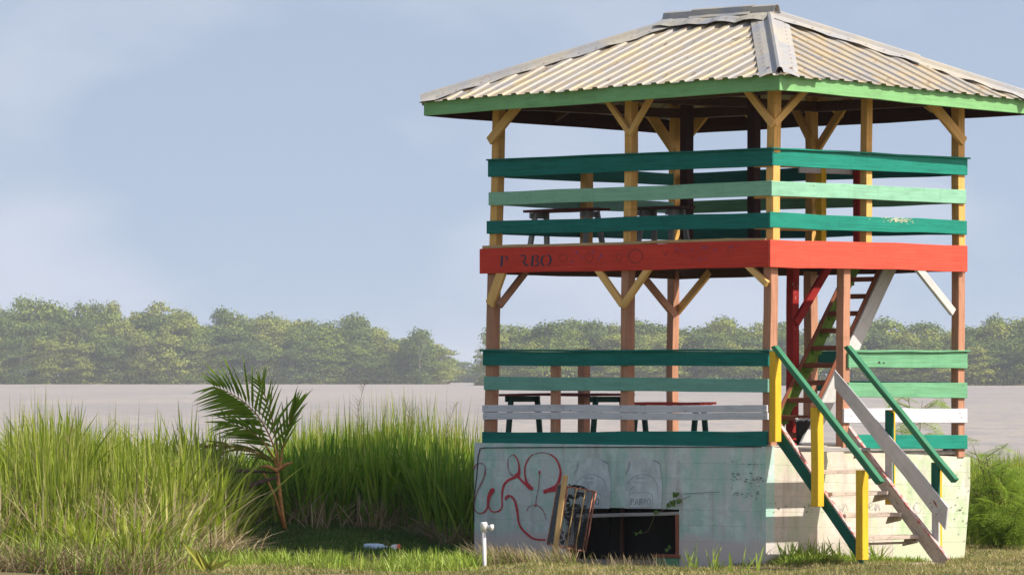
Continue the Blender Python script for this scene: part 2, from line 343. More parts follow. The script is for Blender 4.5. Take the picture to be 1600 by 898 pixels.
# ---------------------------------------------------------------- far forest
def crown_mesh(name, seed, mat, nl=15, nf=1500, low=.0, flat_=.75):
    """unit tree crown, 1 high: many leaf clumps on the skins of overlapping boughs"""
    r = np.random.default_rng(seed); lob = []
    for i in range(nl):
        a = r.uniform(0, 2*math.pi); h = low+.12+(.88-low)*r.random()**.8*.95; rr = .22*math.sin(math.pi*min(1, (h-low+.12)/(1.12-low)))**.6*r.random()**.5
        lob.append((rr*math.cos(a), rr*math.sin(a), h-.06, r.uniform(.07, .13)))
    lob.append((0, 0, .9, .1))
    V = np.zeros((nf, 4, 3)); pick = r.integers(0, len(lob), nf)
    for i in range(nf):
        x, y, z, R = lob[pick[i]]; d = r.normal(size=3); d[2] = abs(d[2])*.9-.25*r.random(); d /= np.linalg.norm(d); c = np.array([x, y, z])+d*R*np.array([1.15, 1.15, flat_])*(r.uniform(.7, 1.1) if r.random() < .75 else r.uniform(1.05, 1.45))
        n = d+r.normal(size=3)*.45; n /= np.linalg.norm(n); t1 = np.cross(n, r.normal(size=3)); t1 /= np.linalg.norm(t1); t2 = np.cross(n, t1); s = r.uniform(.010, .021)
        V[i, 0] = c-t1*s; V[i, 1] = c-t2*s*.8; V[i, 2] = c+t1*s; V[i, 3] = c+t2*s*.8+n*s*.3
    me = bpy.data.meshes.new(name); me.from_pydata(V.reshape(-1, 3).tolist(), [], [(4*i, 4*i+1, 4*i+2, 4*i+3) for i in range(nf)]); me.materials.append(M[mat]); return me
def trunk_mesh(name, seed):
    r = np.random.default_rng(seed); m = Multi(); b = [(0, 0, -.03), (r.normal()*.01, 0, .3), (r.normal()*.02, r.normal()*.02, .6), (r.normal()*.02, 0, .85)]
    m.tube(b, [.02, .014, .010, .004], 5)
    for k in range(6):
        a = r.uniform(0, 6.28); z = r.uniform(.3, .65); m.tube([(0, 0, z), (.1*math.cos(a), .1*math.sin(a), z+.12), (.17*math.cos(a), .17*math.sin(a), z+.26)], [.008, .005, .002], 4)
    me = bpy.data.meshes.new(name); me.from_pydata([tuple(v) for v in m.V], [], m.F); me.materials.append(M['bark']); return me
CR = [crown_mesh('crown', 10+i, 'forest%d' % (i % 3), nl=22+i % 4*4, nf=3000, low=(-.02 if i < 6 else -.1), flat_=1.05) for i in range(9)]
TR = [trunk_mesh('trunk', 50+i) for i in range(4)]
def tree(x, y, z, h, wd, kind, label, group, name='forest_tree', cat='tree'):
    e = empty(name, (x, y, z), random.uniform(0, 6.28), label=label, cat=cat, group=group)
    c = bpy.data.objects.new('crown', CR[kind]); c.parent = e; c.scale = (wd*2.4, wd*2.4, h); COL.objects.link(c)
    t = bpy.data.objects.new('trunk', TR[kind % 4]); t.parent = e; t.scale = (h, h, h); COL.objects.link(t)
    return e
def treelabel(base, k, row, rows, x):
    tone = ('olive', 'pale yellow green', 'dull dark green')[k % 3]
    rw = 'in the shoreline row' if row == 0 else ('in the skyline row' if row == rows-1 else 'in the middle ranks')
    if 'left' in base: pl = [(60, 'at the left edge of the photo'), (130, 'above the tallest left reeds'), (210, 'left of the highest headland crowns'), (300, 'below the highest headland crowns'), (380, 'left of the young palm top'), (450, 'straight behind the young palm'), (520, 'just right of the young palm'), (600, 'where the headland starts to drop'), (9999, 'near the right tip of the headland')]
    elif 'gap' in base: return '%s tree on the distant shore in the river gap, %s' % (tone, rw)
    else: pl = [(790, 'left of the tower'), (870, 'in the leftmost lower bay'), (975, 'left of the middle post of the tower'), (1045, 'between middle post and rear corner post'), (1120, 'right of the rear corner post'), (1200, 'left of the front corner post'), (1320, 'behind the inner stair'), (1400, 'right of the inner stair'), (1500, 'under the white knee brace'), (1560, 'just right of the tower'), (9999, 'at the right edge of the photo')]
    p = next(t for lim, t in pl if x < lim)
    return '%s tree %s, %s' % (tone, rw, p)
def treeline(prof, d0, rows, step, label, group, hs=1.0):
    """prof: (picture x, picture y of the skyline); rows from the shore inland"""
    px = [p[0] for p in prof]; py = [p[1] for p in prof]; cnt = 0
    for r_ in range(rows):
        d = d0+4+r_*11; sp = step*F/d; x = px[0]+random.uniform(0, sp)
        while x < px[-1]:
            top = np.interp(x, px, py); H = (HY-top)/F*d+CAMZ-WZ
            fr = (.62, .82, .95, 1.03)[min(r_, 3)] if rows > 2 else (.7, 1.0)[r_]
            h = H*fr*random.uniform(.80, 1.06)*hs
            low = r_ == 0 or random.random() < .35
            k = random.choice([6, 7, 8]) if low else random.randrange(6)
            tree((x-800)/F*d, d+random.uniform(-4, 4), WZ+.6, h, random.uniform(10, 20) if not low else random.uniform(10, 15), k, treelabel(label, k, r_, rows, x), group)
            x += sp*random.uniform(.8, 1.25); cnt += 1
    return cnt
dl = shore_d(600); dr = shore_d(602); dm = shore_d(597.6)
leftp = [(-90, 478), (0, 475), (30, 474), (60, 480), (100, 482), (130, 476), (190, 482), (215, 484), (245, 478), (280, 476), (300, 488), (325, 492), (400, 492), (440, 490), (470, 497), (530, 495), (556, 496), (575, 512), (600, 520), (618, 524), (640, 515), (662, 514), (680, 535), (690, 560)]
rightp = [(770, 512), (800, 511), (850, 509), (880, 504), (905, 500), (930, 500), (960, 507), (1000, 508), (1040, 510), (1080, 506), (1100, 500), (1130, 496), (1160, 508), (1200, 510), (1300, 508), (1400, 506), (1450, 509), (1500, 508), (1560, 503), (1600, 500), (1680, 500)]
midp = [(675, 566), (705, 562), (722, 560), (745, 565), (790, 566)]
bank('left_far_bank', -330, -30, dl, dl+120, 'low muddy shore under the left wooded headland')
bank('right_far_bank', -15, 260, dr, dr+120, 'low muddy shore under the forest beyond the tower')
bank('middle_far_bank', -90, 40, dm, dm+60, 'distant shore in the gap between the wooded banks')
c1 = treeline(leftp, dl, 4, 7.0, 'hazy green tree in the left wooded headland across the river', 'trees on the left headland')
c2 = treeline(rightp, dr, 4, 7.0, 'hazy green tree in the forest across the river behind the tower', 'trees on the right bank')
c3 = treeline(midp, dm, 2, 9.0, 'bluish tree on the most distant shore in the river gap', 'trees in the river gap')
tree((655-800)/F*(dl-2), dl-2, WZ+.3, 25.5, 15, 8, 'pale rounded tree at the right tip of the left headland', None)
tree((280-800)/F*(dl+30), dl+30, WZ+.6, 34.5, 17, 4, 'tallest broad crown on the left headland, above the palm', None)
tree((1128-800)/F*(dr+26), dr+26, WZ+.6, 25.5, 14, 1, 'tallest crown behind the tower, left of its front corner post', None)
print('trees', c1, c2, c3)
# shoreline shrubs that read as one mass
def clumps(name, n, xr, yr, hr, mat, label, cell):
    V = np.zeros((n, 4, 3)); x = rng.uniform(*xr, n); y = rng.uniform(*yr, n); hh = hr*(.45+.55*np.abs(np.sin(x*.21+np.sin(x*.07)*3)))
    c = np.stack([x, y, WZ+.3+hh*rng.random(n)**1.3], 1)
    d = rng.normal(size=(n, 3)); d[:, 1] -= .6; d[:, 2] += .5; d /= np.linalg.norm(d, axis=1)[:, None]; t1 = np.cross(d, rng.normal(size=(n, 3))); t1 /= np.linalg.norm(t1, axis=1)[:, None]; t2 = np.cross(d, t1)
    s = rng.uniform(cell*.6, cell*1.3, n)[:, None]
    V[:, 0] = c-t1*s; V[:, 1] = c-t2*s; V[:, 2] = c+t1*s; V[:, 3] = c+t2*s
    me = bpy.data.meshes.new(name); me.from_pydata(V.reshape(-1, 3).tolist(), [], [(4*i, 4*i+1, 4*i+2, 4*i+3) for i in range(n)]); me.materials.append(M[mat])
    o = bpy.data.objects.new(name, me); COL.objects.link(o); tag(o, label, 'shrubs', kind='stuff')
clumps('shoreline_shrubs', 16000, (-265, -33), (dl-1, dl+12), 8, 'forest1', 'mangrove scrub along the waterline of the left headland', .4)
clumps('shoreline_shrubs', 15000, (-10, 225), (dr-1, dr+12), 7, 'forest1', 'mangrove scrub along the waterline behind the tower', .4)
clumps('shoreline_shrubs', 3000, (-60, 10), (dm-1, dm+8), 8, 'forest0', 'scrub along the most distant shore', .5)
# haze
hz = bpy.data.meshes.new('haze'); bm = bmesh.new(); bmesh.ops.create_cube(bm, size=1); bm.to_mesh(hz); bm.free()
ho = bpy.data.objects.new('haze', hz); COL.objects.link(ho); ho.scale = (14000, 9800, 50); ho.location = (0, 4600, 20.5); tag(ho, 'thin pale haze over the river', kind='stuff')
m = bpy.data.materials.new('haze air'); m.use_nodes = True; t = m.node_tree; t.nodes.remove(t.nodes['Principled BSDF'])
v = t.nodes.new('ShaderNodeVolumePrincipled'); v.inputs['Color'].default_value = (.90, .94, 1, 1); v.inputs['Density'].default_value = .000105; v.inputs['Anisotropy'].default_value = 0
t.links.new(v.outputs[0], t.nodes['Material Output'].inputs['Volume']); hz.materials.append(m)
ho.scale = (14000, 9300, 46); ho.location = (0, 4350, 18.4)
# ---------------------------------------------------------------- TOWER
T = empty('lookout_tower', (OX, D, 0), TH, label='two storey wooden lookout tower with ribbed hip roof on a concrete base', cat='lookout tower')
def LQ(x0, l, yl, r, yr, yrb, ylb): return [PX(l, yl, x0), PX(r, yr, x0), PX(r, yrb, x0), PX(l, ylb, x0)]
def RQ(y0, l, yl, r, yr, yrb, ylb): return [PY(l, yl, y0), PY(r, yr, y0), PY(r, yrb, y0), PY(l, ylb, y0)]
IN = Vector((1, 0, 0)); INY = Vector((0, 1, 0))
# rail boards, left face
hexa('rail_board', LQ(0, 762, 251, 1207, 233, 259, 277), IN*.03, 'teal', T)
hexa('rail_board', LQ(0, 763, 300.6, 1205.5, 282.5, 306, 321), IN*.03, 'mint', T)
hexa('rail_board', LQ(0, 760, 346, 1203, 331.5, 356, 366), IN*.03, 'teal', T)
hexa('rail_cap', LQ(-.03, 759, 248.5, 1207.5, 230.5, 233, 251), IN*.14, 'teal', T)
hexa('floor_edge_board', LQ(-.015, 753, 384, 1196, 371, 375.5, 389), IN*.12, 'ledge', T)
fb = hexa('fascia_board', LQ(-.03, 749, 388.8, 1203, 375.2, 417, 427.5), IN*.035, 'red', T)
hexa('rail_board', LQ(0, 754, 549, 1200, 549, 571.5, 571), IN*.03, 'teal', T)
hexa('rail_cap', LQ(-.03, 749, 546, 1202, 546, 548.7, 549), IN*.14, 'teal', T)
hexa('rail_board', LQ(0, 755.5, 588, 1199.5, 591.5, 612.5, 609), IN*.03, 'mint_low', T)
hexa('rail_board', LQ(0, 753, 632, 1198, 633, 644.3, 642.9), IN*.03, 'white', T)
hexa('rail_board', LQ(.002, 754, 643.4, 1199, 644.9, 656, 654.5), IN*.03, 'white', T)
hexa('rail_board', LQ(0, 753, 675, 1197.5, 673, 696.5, 697.5), IN*.03, 'teal', T)
# right face
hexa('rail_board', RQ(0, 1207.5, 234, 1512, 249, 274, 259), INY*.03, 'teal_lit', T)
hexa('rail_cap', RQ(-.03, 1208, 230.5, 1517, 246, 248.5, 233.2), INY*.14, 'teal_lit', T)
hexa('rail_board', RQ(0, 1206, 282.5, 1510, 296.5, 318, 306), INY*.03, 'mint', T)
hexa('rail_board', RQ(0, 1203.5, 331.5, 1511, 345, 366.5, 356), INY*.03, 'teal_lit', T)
hexa('fascia_board', RQ(-.03, 1203.5, 374, 1512, 383.5, 424.5, 417), INY*.035, 'red_lit', T)
hexa('rail_board', RQ(0, 1326, 549.5, 1512, 550, 575, 574), INY*.03, 'rail_green', T)
hexa('rail_cap', RQ(-.03, 1333, 545.5, 1517, 548, 550.4, 549.4), INY*.14, 'rail_green', T)
hexa('rail_board', RQ(0, 1326, 597, 1512, 598, 622, 619.5), INY*.03, 'rail_green', T)
hexa('rail_board', RQ(0, 1319, 638, 1512, 638, 660, 660.5), INY*.03, 'white', T)
hexa('rail_board', RQ(0, 1326, 679.5, 1512, 678.5, 700, 701.5), INY*.03, 'teal_lit', T)
hexa('sill_beam', RQ(.1, 1440, 707, 1506, 705.5, 714, 713), INY*.1, 'brown_dk', T)
# rear-left face (plane y = A) and rear-right face (plane x = B)
def RL(l, yl, r, yr, yrb, ylb, mat, th=.03, nm='rail_board'): hexa(nm, [PY(l, yl, A), PY(r, yr, A), PY(r, yrb, A), PY(l, ylb, A)], -INY*th, mat, T)
def RR(l, yl, r, yr, yrb, ylb, mat, th=.03, nm='rail_board'): hexa(nm, [PX(l, yl, B), PX(r, yr, B), PX(r, yrb, B), PX(l, ylb, B)], -IN*th, mat, T)
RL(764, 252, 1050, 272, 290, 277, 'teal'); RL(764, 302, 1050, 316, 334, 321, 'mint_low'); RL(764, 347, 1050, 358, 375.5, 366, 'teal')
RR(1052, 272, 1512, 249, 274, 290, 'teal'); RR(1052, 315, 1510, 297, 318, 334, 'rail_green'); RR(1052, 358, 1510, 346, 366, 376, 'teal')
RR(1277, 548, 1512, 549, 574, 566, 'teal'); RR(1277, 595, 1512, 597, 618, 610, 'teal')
RL(762, 392, 1052, 400, 436, 428, 'brown_dk', .04, 'fascia_board'); RR(1054, 400, 1512, 386, 424, 436, 'brown_dk', .04, 'fascia_board')
# posts
def postX(px0, py0, px1, py1, x0, mat, w=.115, nm='post'):
    p, q = PX(px0, py0, x0), PX(px1, py1, x0); return bar(nm, q, p, w, w, (0, 1, 0), mat, T)
def postY(px0, py0, px1, py1, y0, mat, w=.115, nm='post'):
    p, q = PY(px0, py0, y0), PY(px1, py1, y0); return bar(nm, q, p, w, w, (1, 0, 0), mat, T)
o_ = .09
postX(780.5, 166, 774.5, 388, o_, 'tan'); postX(987.5, 148, 984.5, 380, o_, 'tan'); postX(1210, 126, 1207.5, 378, o_, 'tan')
postY(1354.5, 142, 1353, 380, o_, 'tan', .10); postY(1497, 162, 1497.5, 386, o_, 'tan')
postX(1056, 158, 1054, 380, B-o_, 'tan'); postX(1268.5, 150, 1268, 378, B-o_, 'tan')
postY(917, 271, 916, 383, A-o_, 'tan')
postX(772, 426, 767, 690, o_, 'brown', .12); postX(982, 418, 980, 690, o_, 'brown', .12); postX(1204, 414, 1202.5, 700, o_, 'brown', .12)
postY(1317.5, 417, 1317, 703, o_, 'brown', .115); postY(1497, 422, 1497, 714, o_, 'brown', .115)
postX(1052, 424, 1050.5, 690, B-o_, 'brown', .11); postX(1267, 424, 1266, 695, B-o_, 'brown', .125)
postY(913, 545, 912, 690, A-o_, 'brown', .11, 'rail_post'); postX(868.5, 571, 868, 690, .085, 'brown', .09, 'rail_post')
postX(1073, 146, 1073, 372, B*.62, 'maroon', .12, 'inner_post'); postX(1178, 140, 1178, 372, B*.5, 'maroon', .115, 'inner_post')
postX(1239, 418, 1238, 697, B*.52, 'redpost', .11, 'inner_post')
# stairwell guard on the upper deck
postY(1283, 258, 1283, 378, 1.0, 'yellow', .09, 'guard_post'); postY(1341, 255, 1341, 380, .9, 'redpost', .09, 'guard_post')
hexa('guard_board', RQ(1.0, 1180, 258, 1283, 259, 263, 262), INY*.03, 'tan', T)
hexa('guard_board', RQ(1.0, 1180, 303, 1283, 306, 311, 310), INY*.03, 'tan', T)
hexa('guard_board', RQ(1.0, 1180, 352, 1283, 355, 361, 359), INY*.03, 'tan', T)
hexa('guard_board', RQ(.96, 1250, 256, 1345, 258, 273, 270), INY*.03, 'white', T)
# knee braces
def brX(a, b, x0, mat, w=.085, th=.05): bar('knee_brace', PX(*a, x0), PX(*b, x0), w, th, (0, 1, .3), mat, T)
def brY(a, b, y0, mat, w=.085, th=.05): bar('knee_brace', PY(*a, y0), PY(*b, y0), w, th, (1, 0, .3), mat, T)
brX((785, 423), (766, 476), .0, 'tan_brace', .14, .045); brY((822, 424), (780, 478), A-.2, 'brown', .08)
brX((933, 419), (973, 476), .0, 'tan_brace'); brX((1017, 415), (973, 478), -.002, 'tan_brace'); brX((1166, 412), (1199, 444), .0, 'tan_brace', .075)
brY((1003, 430), (1052, 490), A-.06, 'brown', .09); brX((1110, 424), (1054, 492), B-.03, 'tan_brace', .09)
brY((1296, 414), (1243, 505), 1.25, 'redpost', .10); brY((1432, 416), (1489, 488), .0, 'white_old', .095)
brX((812, 162), (765, 221), -.04, 'tan_brace', .11); brX((948, 156), (984, 208), .0, 'tan_brace', .07); brX((1020, 148), (984, 210), -.002, 'tan_brace', .07)
brY((1000, 155), (1052, 232), A-.1, 'tan', .13); brX((1120, 156), (1070, 218), B-.05, 'tan', .12)
brX((1160, 132), (1208, 195), .0, 'tan_brace', .085); brY((1266, 132), (1209, 194), .0, 'tan_brace', .085)
brX((1235, 155), (1266, 218), B-.15, 'tan', .1); brX((1330, 148), (1275, 236), B-.04, 'tan', .10)
brY((1450, 154), (1506, 222), -.03, 'tan_brace', .12)
# decks, joists
def hb(name, x0, x1, y0, y1, z0, z1, mat, par=None): return hexa(name, [(x0, y0, z1), (x1, y0, z1), (x1, y0, z0), (x0, y0, z0)], (0, y1-y0, 0), mat, par or T)
ZU = 3.655; ZL = 1.335
# stairwell opening x 2.0..3.2, y .7...1.35 in the upper deck
n = 24; wdt = (A-.04)/n
for i in range(n):
    y0 = .02+i*wdt; y1 = y0+wdt-.008
    if y1 > .72 and y0 < 1.30: hb('floor_plank', .03, 1.75, y0, y1, ZU-.035, ZU, 'brown_dk')
    else: hb('floor_plank', .03, B-.03, y0, y1, ZU-.035, ZU, 'brown_dk')
for x in (.12, .7, 1.3, 1.75, 2.6, B-.1):
    if x == 2.6: hb('joist', x-.03, x+.03, 1.4, A-.05, ZU-.19, ZU-.037, 'brown_dk')
    else: hb('joist', x-.03, x+.03, .05, A-.05, ZU-.19, ZU-.037, 'brown_dk')
# roof ring beam and rafters are added with the roof
# ---- concrete base
bx = -.045; by = .05; xe = PY(1516, 740, by).x; ye = PX(741, 700, bx).y
zt = PX(1196, 697.5, bx).z; zb = -.35
zr = PY(1512, 714, by).z
lv = [zt, PX(1196, 725, bx).z, PX(1196, 750, bx).z, PX(1196, 774, bx).z, PX(1196, 799, bx).z, PX(1196, 823, bx).z, PX(1196, 849, bx).z, zb]
oy0 = PX(1061, 800, bx).y; oy1 = PX(884, 800, bx).y; oz1 = PX(1061, 797.5, bx).z; oz0 = PX(1061, 884, bx).z
def course(q, n, mat):
    o = hexa('concrete_course', q, n, mat, T, .0012)
    # keep object axes on the tower axes so that stains run through from course to course
    Mx = o.matrix_basis.copy(); o.data.transform(Mx); o.matrix_basis = Matrix(); TM[o.name] = Matrix(); return o
jit = [0, .0008, 0, .0006, 0, .001, 0, 0]
for i in range(7):
    z1, z0 = lv[i]-.0005, lv[i+1]+.0005; xo = bx+jit[i]
    spans = [(by, ye)]
    if z0 < oz1-.01 and z1 <= oz1+.02: spans = [(by, oy0), (oy1, ye)]
    for (a0, a1) in spans:
        course([(xo, a1, z1), (xo, a0, z1), (xo, a0, z0), (xo, a1, z0)], (.14, 0, 0), 'conc_l')
    # right wall: slopes down a little to the right
    k = (z1-zb)/(zt-zb); k0 = (z0-zb)/(zt-zb); dz1 = (zr-zt)*k; dz0 = (zr-zt)*k0
    yo = by+jit[-1-i]+.001; xm = PY(1395, 700, by).x; xr1 = xe-(.0 if z1 > .95 else (.95-z1)*.11); xr0 = xe-(.0 if z0 > .95 else (.95-z0)*.11)
    e0 = bx+.003
    fr = (xm-e0)/(xe-e0)
    course([(e0, yo, z1), (xm, yo, z1+dz1*fr), (xm, yo, z0+dz0*fr), (e0, yo, z0)], (0, .14, 0), 'conc_r')
    course([(xm+.002, yo, z1+dz1*fr), (xr1, yo, z1+dz1), (xr0, yo, z0+dz0), (xm+.002, yo, z0+dz0*fr)], (0, .14, 0), 'conc_r2')
hb('rear_wall', xe-.14, xe, by+.15, ye, zb, zt-.08, 'conc_in'); hb('rear_wall', bx+.15, xe-.15, ye-.14, ye-.002, zb, zt-.02, 'conc_in')
hb('floor_slab', bx+.02, xe-.02, by+.02, ye-.02, zt-.12, zt-.078, 'conc_in')
hb('floor_slab', bx+.15, xe-.15, by+.15, ye-.15, zt-.077, zt-.0, 'conc_in')
# flat top of the wall seen in the stair gap: rough strip
hexa('wall_coping', [(bx+.05, by+.005, zt+.012), (1.3, by+.005, zt-.012), (1.3, by+.005, zt-.03), (bx+.05, by+.005, zt+.001)], (0, .14, 0), 'conc_r', T, .004)
# inside the opening
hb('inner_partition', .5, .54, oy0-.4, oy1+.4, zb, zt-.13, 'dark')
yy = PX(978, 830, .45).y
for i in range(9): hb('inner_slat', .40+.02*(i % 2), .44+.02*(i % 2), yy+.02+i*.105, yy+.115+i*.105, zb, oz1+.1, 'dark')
hb('inner_post', .36, .40, yy-.03, yy+.01, -.1, oz1+.1, 'brown_dk')
hb('inner_sill', bx+.15, .5, oy0-.2, oy1+.1, zb, oz0+.03, 'conc_in')
of = hexa('opening_frame', [PX(900, 803, bx-.01), PX(1060, 798.5, bx-.01), PX(1060, 803.5, bx-.01), PX(900, 809, bx-.01)], IN*.1, 'wood_grey', T)
hexa('opening_frame', [PX(1054.5, 803.5, bx-.012), PX(1060, 803, bx-.012), PX(1059.5, 873, bx-.012), PX(1055, 872, bx-.012)], IN*.08, 'tread_brown', T)
hexa('opening_step', [PX(1024, 871, bx-.04), PX(1057, 871, bx-.04), PX(1057, 893, bx-.04), PX(1024, 893, bx-.04)], IN*.2, 'rail_green', T)
hexa('opening_step_cap', [PX(1020, 865.5, bx-.06), PX(1058, 866, bx-.06), PX(1058, 871, bx-.06), PX(1020, 870.5, bx-.06)], IN*.22, 'tread_brown', T)
hexa('opening_prop', [PX(887, 850, bx-.02), PX(897, 850, bx-.02), PX(899, 890, bx-.02), PX(889, 890, bx-.02)], IN*.05, 'tread_brown', T)
# cable down the left edge of the base; its level run draws the gap shadow
tube('cable_and_gap_shadow', [PX(1190, 697.5, bx-.008), PX(1000, 698, bx-.008), PX(860, 698.3, bx-.008), PX(757, 699, bx-.008), PX(750, 700.5, bx-.008), PX(747, 712, bx-.008), PX(745, 740, bx-.008), PX(741, 775, bx-.008), PX(739.5, 815, bx-.01)], .006, 'black', T, 6)
# ---- painted marks: flat ribbons 2 mm proud of the surface
def catmull(P, n=8):
    P = [P[0]]+list(P)+[P[-1]]; o = []
    for i in range(1, len(P)-2):
        for k in range(n):
            t = k/n; o.append(tuple(.5*((2*P[i][j])+(-P[i-1][j]+P[i+1][j])*t+(2*P[i-1][j]-5*P[i][j]+4*P[i+1][j]-P[i+2][j])*t*t+(-P[i-1][j]+3*P[i][j]-3*P[i+1][j]+P[i+2][j])*t**3) for j in range(len(P[0]))))
    o.append(tuple(P[-2])); return o
def strokes(name, SL, pf, mat, lift=0, smooth=True, par=None, split=False):
    if split:
        for s_i, s_ in enumerate(SL): strokes(name, [s_], (lambda x, y, q, s_i=s_i: pf(x, y, s_i)), mat, smooth=smooth, par=par)
        return
    return strokes_(name, SL, pf, mat, smooth, par)
def strokes_(name, SL, pf, mat, smooth=True, par=None):
    """SL: strokes of (px, py, width px); pf maps a picture point to the painted plane"""
    m_ = Multi(); 
    for si, s in enumerate(SL):
        C = catmull(s, 7) if smooth and len(s) > 2 else s; V = []
        for i, (x, y, w_) in enumerate(C):
            a = C[max(i-1, 0)]; b = C[min(i+1, len(C)-1)]; dx, dy = b[0]-a[0], b[1]-a[1]; l_ = math.hypot(dx, dy) or 1; nx, ny = -dy/l_*w_/2, dx/l_*w_/2
            V += [pf(x+nx, y+ny, si), pf(x-nx, y-ny, si)]
        m_.add(V, [(2*i, 2*i+1, 2*i+3, 2*i+2) for i in range(len(C)-1)])
    o = m_.mk(name, mat, par or T)
    if name in ('paint_fleck', 'scuff_mark', 'worn_patch', 'nail_hole'): tag(o, kind='stuff')
    return o
def poly(name, pts, pf, mat, par=None): return mk(name, [pf(x, y, 0) for x, y in pts], [tuple(range(len(pts)))], mat, par or T)
wallL = lambda x, y, s: PX(x, y, bx-.0065-.0007*s)
def cg(L_): return [[(735+x/5.6125, 690+y/5.6125, 1.25*w_/5.6125) for x, y, w_ in s] for s in L_]
strokes('graffiti', cg([
 [(405, 295, 34), (425, 268, 22), (424, 200, 11), (408, 145, 10), (375, 108, 8)],
 [(405, 295, 34), (385, 310, 20), (330, 335, 16), (295, 375, 16), (280, 430, 14), (276, 500, 10), (278, 560, 10), (258, 598, 10), (220, 612, 9), (185, 605, 9), (162, 570, 10), (155, 520, 16), (165, 470, 26), (190, 425, 34), (192, 405, 20)],
 [(192, 420, 30), (165, 470, 24), (155, 520, 18), (150, 570, 12), (125, 610, 10), (85, 628, 8)],
 [(412, 290, 20), (440, 330, 14), (480, 365, 18), (520, 400, 26), (548, 410, 20)],
 [(528, 400, 22), (492, 350, 15), (478, 290, 10), (478, 220, 10), (505, 150, 8), (550, 108, 8)],
 [(700, 110, 10), (740, 138, 11), (772, 190, 12), (788, 250, 13), (784, 310, 17), (760, 378, 26), (730, 410, 40), (690, 420, 28), (640, 438, 26)],
 [(305, 510, 10), (318, 480, 18), (350, 475, 18), (385, 510, 16), (405, 580, 16), (414, 640, 12), (424, 710, 12), (450, 760, 14), (495, 805, 14), (545, 842, 13), (600, 855, 12), (658, 856, 11)],
 [(575, 560, 26), (565, 552, 20)], [(606, 252, 14), (605, 280, 12)]]), wallL, 'graffiti')
strokes('graffiti', cg([
 [(375, 108, 7), (340, 135, 6), (328, 180, 6), (332, 240, 7), (350, 275, 9), (372, 295, 12)],
 [(550, 108, 6), (600, 96, 7), (650, 95, 7), (700, 110, 8)], [(605, 280, 7), (596, 400, 5), (578, 490, 6), (572, 550, 8)],
 [(495, 605, 7), (510, 570, 6), (545, 552, 6), (575, 552, 6), (620, 580, 7), (650, 630, 7), (665, 680, 6)],
 [(25, 240, 14), (50, 200, 8), (95, 187, 9), (125, 215, 10), (125, 280, 11), (100, 350, 9), (65, 420, 8), (42, 490, 7), (32, 560, 6), (45, 605, 7), (85, 628, 8)]]), wallL, 'graffiti_thin')
def cb(L_, ox=0): return [[(880+x/8.421+ox, 700+y/8.421, w_/8.421) for x, y, w_ in s] for s in L_]
def cbp(L_, ox=0): return [(880+x/8.421+ox, 700+y/8.421) for x, y in L_]
for ox in (0, -80.5):
    wl = lambda x, y, s: PX(x, y, bx-.0054-.0003*s)
    poly('faded_label', cbp([(820, 790), (808, 600), (815, 480), (835, 380), (870, 300), (880, 200), (940, 150), (1050, 120), (1180, 150), (1270, 200), (1275, 300), (1300, 400), (1305, 600), (1290, 790)], ox), wl, 'ghost_fill')
    wl = lambda x, y, s: PX(x, y, bx-.0070-.0002*s)
    L1 = [[(835, 560, 5), (850, 460, 7), (910, 390, 7), (1000, 348, 8), (1100, 350, 8), (1190, 400, 8), (1235, 480, 7), (1245, 570, 5)],
          [(870, 770, 5), (865, 700, 6), (870, 620, 6), (920, 588, 6), (1020, 582, 5), (1130, 588, 6), (1175, 640, 6), (1175, 770, 5)],
          [(870, 590, 6), (890, 540, 7), (940, 490, 6)], [(815, 340, 8), (860, 260, 9), (870, 190, 12)], [(1180, 150, 10), (1240, 185, 16), (1270, 210, 8)], [(865, 778, 6), (1170, 778, 5)]]
    strokes('faded_outline', cb(L1, ox), wl, 'ghost_line')
    # letters P A R B O
    LT = [[(890, 745, 12), (892, 660, 12)], [(892, 662, 10), (925, 668, 10), (922, 700, 10), (894, 705, 10)],
          [(942, 742, 11), (965, 662, 11), (990, 742, 11)], [(950, 715, 8), (982, 715, 8)],
          [(1008, 742, 12), (1008, 662, 12)], [(1008, 664, 10), (1042, 672, 10), (1035, 702, 10), (1010, 705, 8)], [(1022, 705, 10), (1045, 742, 10)],
          [(1065, 665, 7), (1090, 668, 7), (1088, 700, 7), (1066, 702, 6)], [(1065, 662, 6), (1064, 735, 5)],
          [(1125, 660, 7), (1105, 690, 6), (1112, 735, 5), (1140, 742, 6), (1152, 700, 8), (1140, 668, 8), (1125, 660, 7)]]
    if ox: LT = LT[7:]+[[(1112, 660, 14), (1100, 700, 14), (1115, 738, 14), (1140, 738, 14), (1150, 700, 14), (1138, 664, 14), (1112, 660, 14)]]
    strokes('faded_lettering', cb(LT, ox), wl, 'ghost_text', smooth=False)
    strokes('faded_lettering', cb([[(960+i*22, 372, 8), (968+i*22, 395, 8), (955+i*22, 405, 6)] for i in range(6)]+[[(950+i*24, 430, 5), (955+i*24, 450, 6), (948+i*24, 462, 6)] for i in range(6)], ox), wl, 'ghost_line', smooth=False)
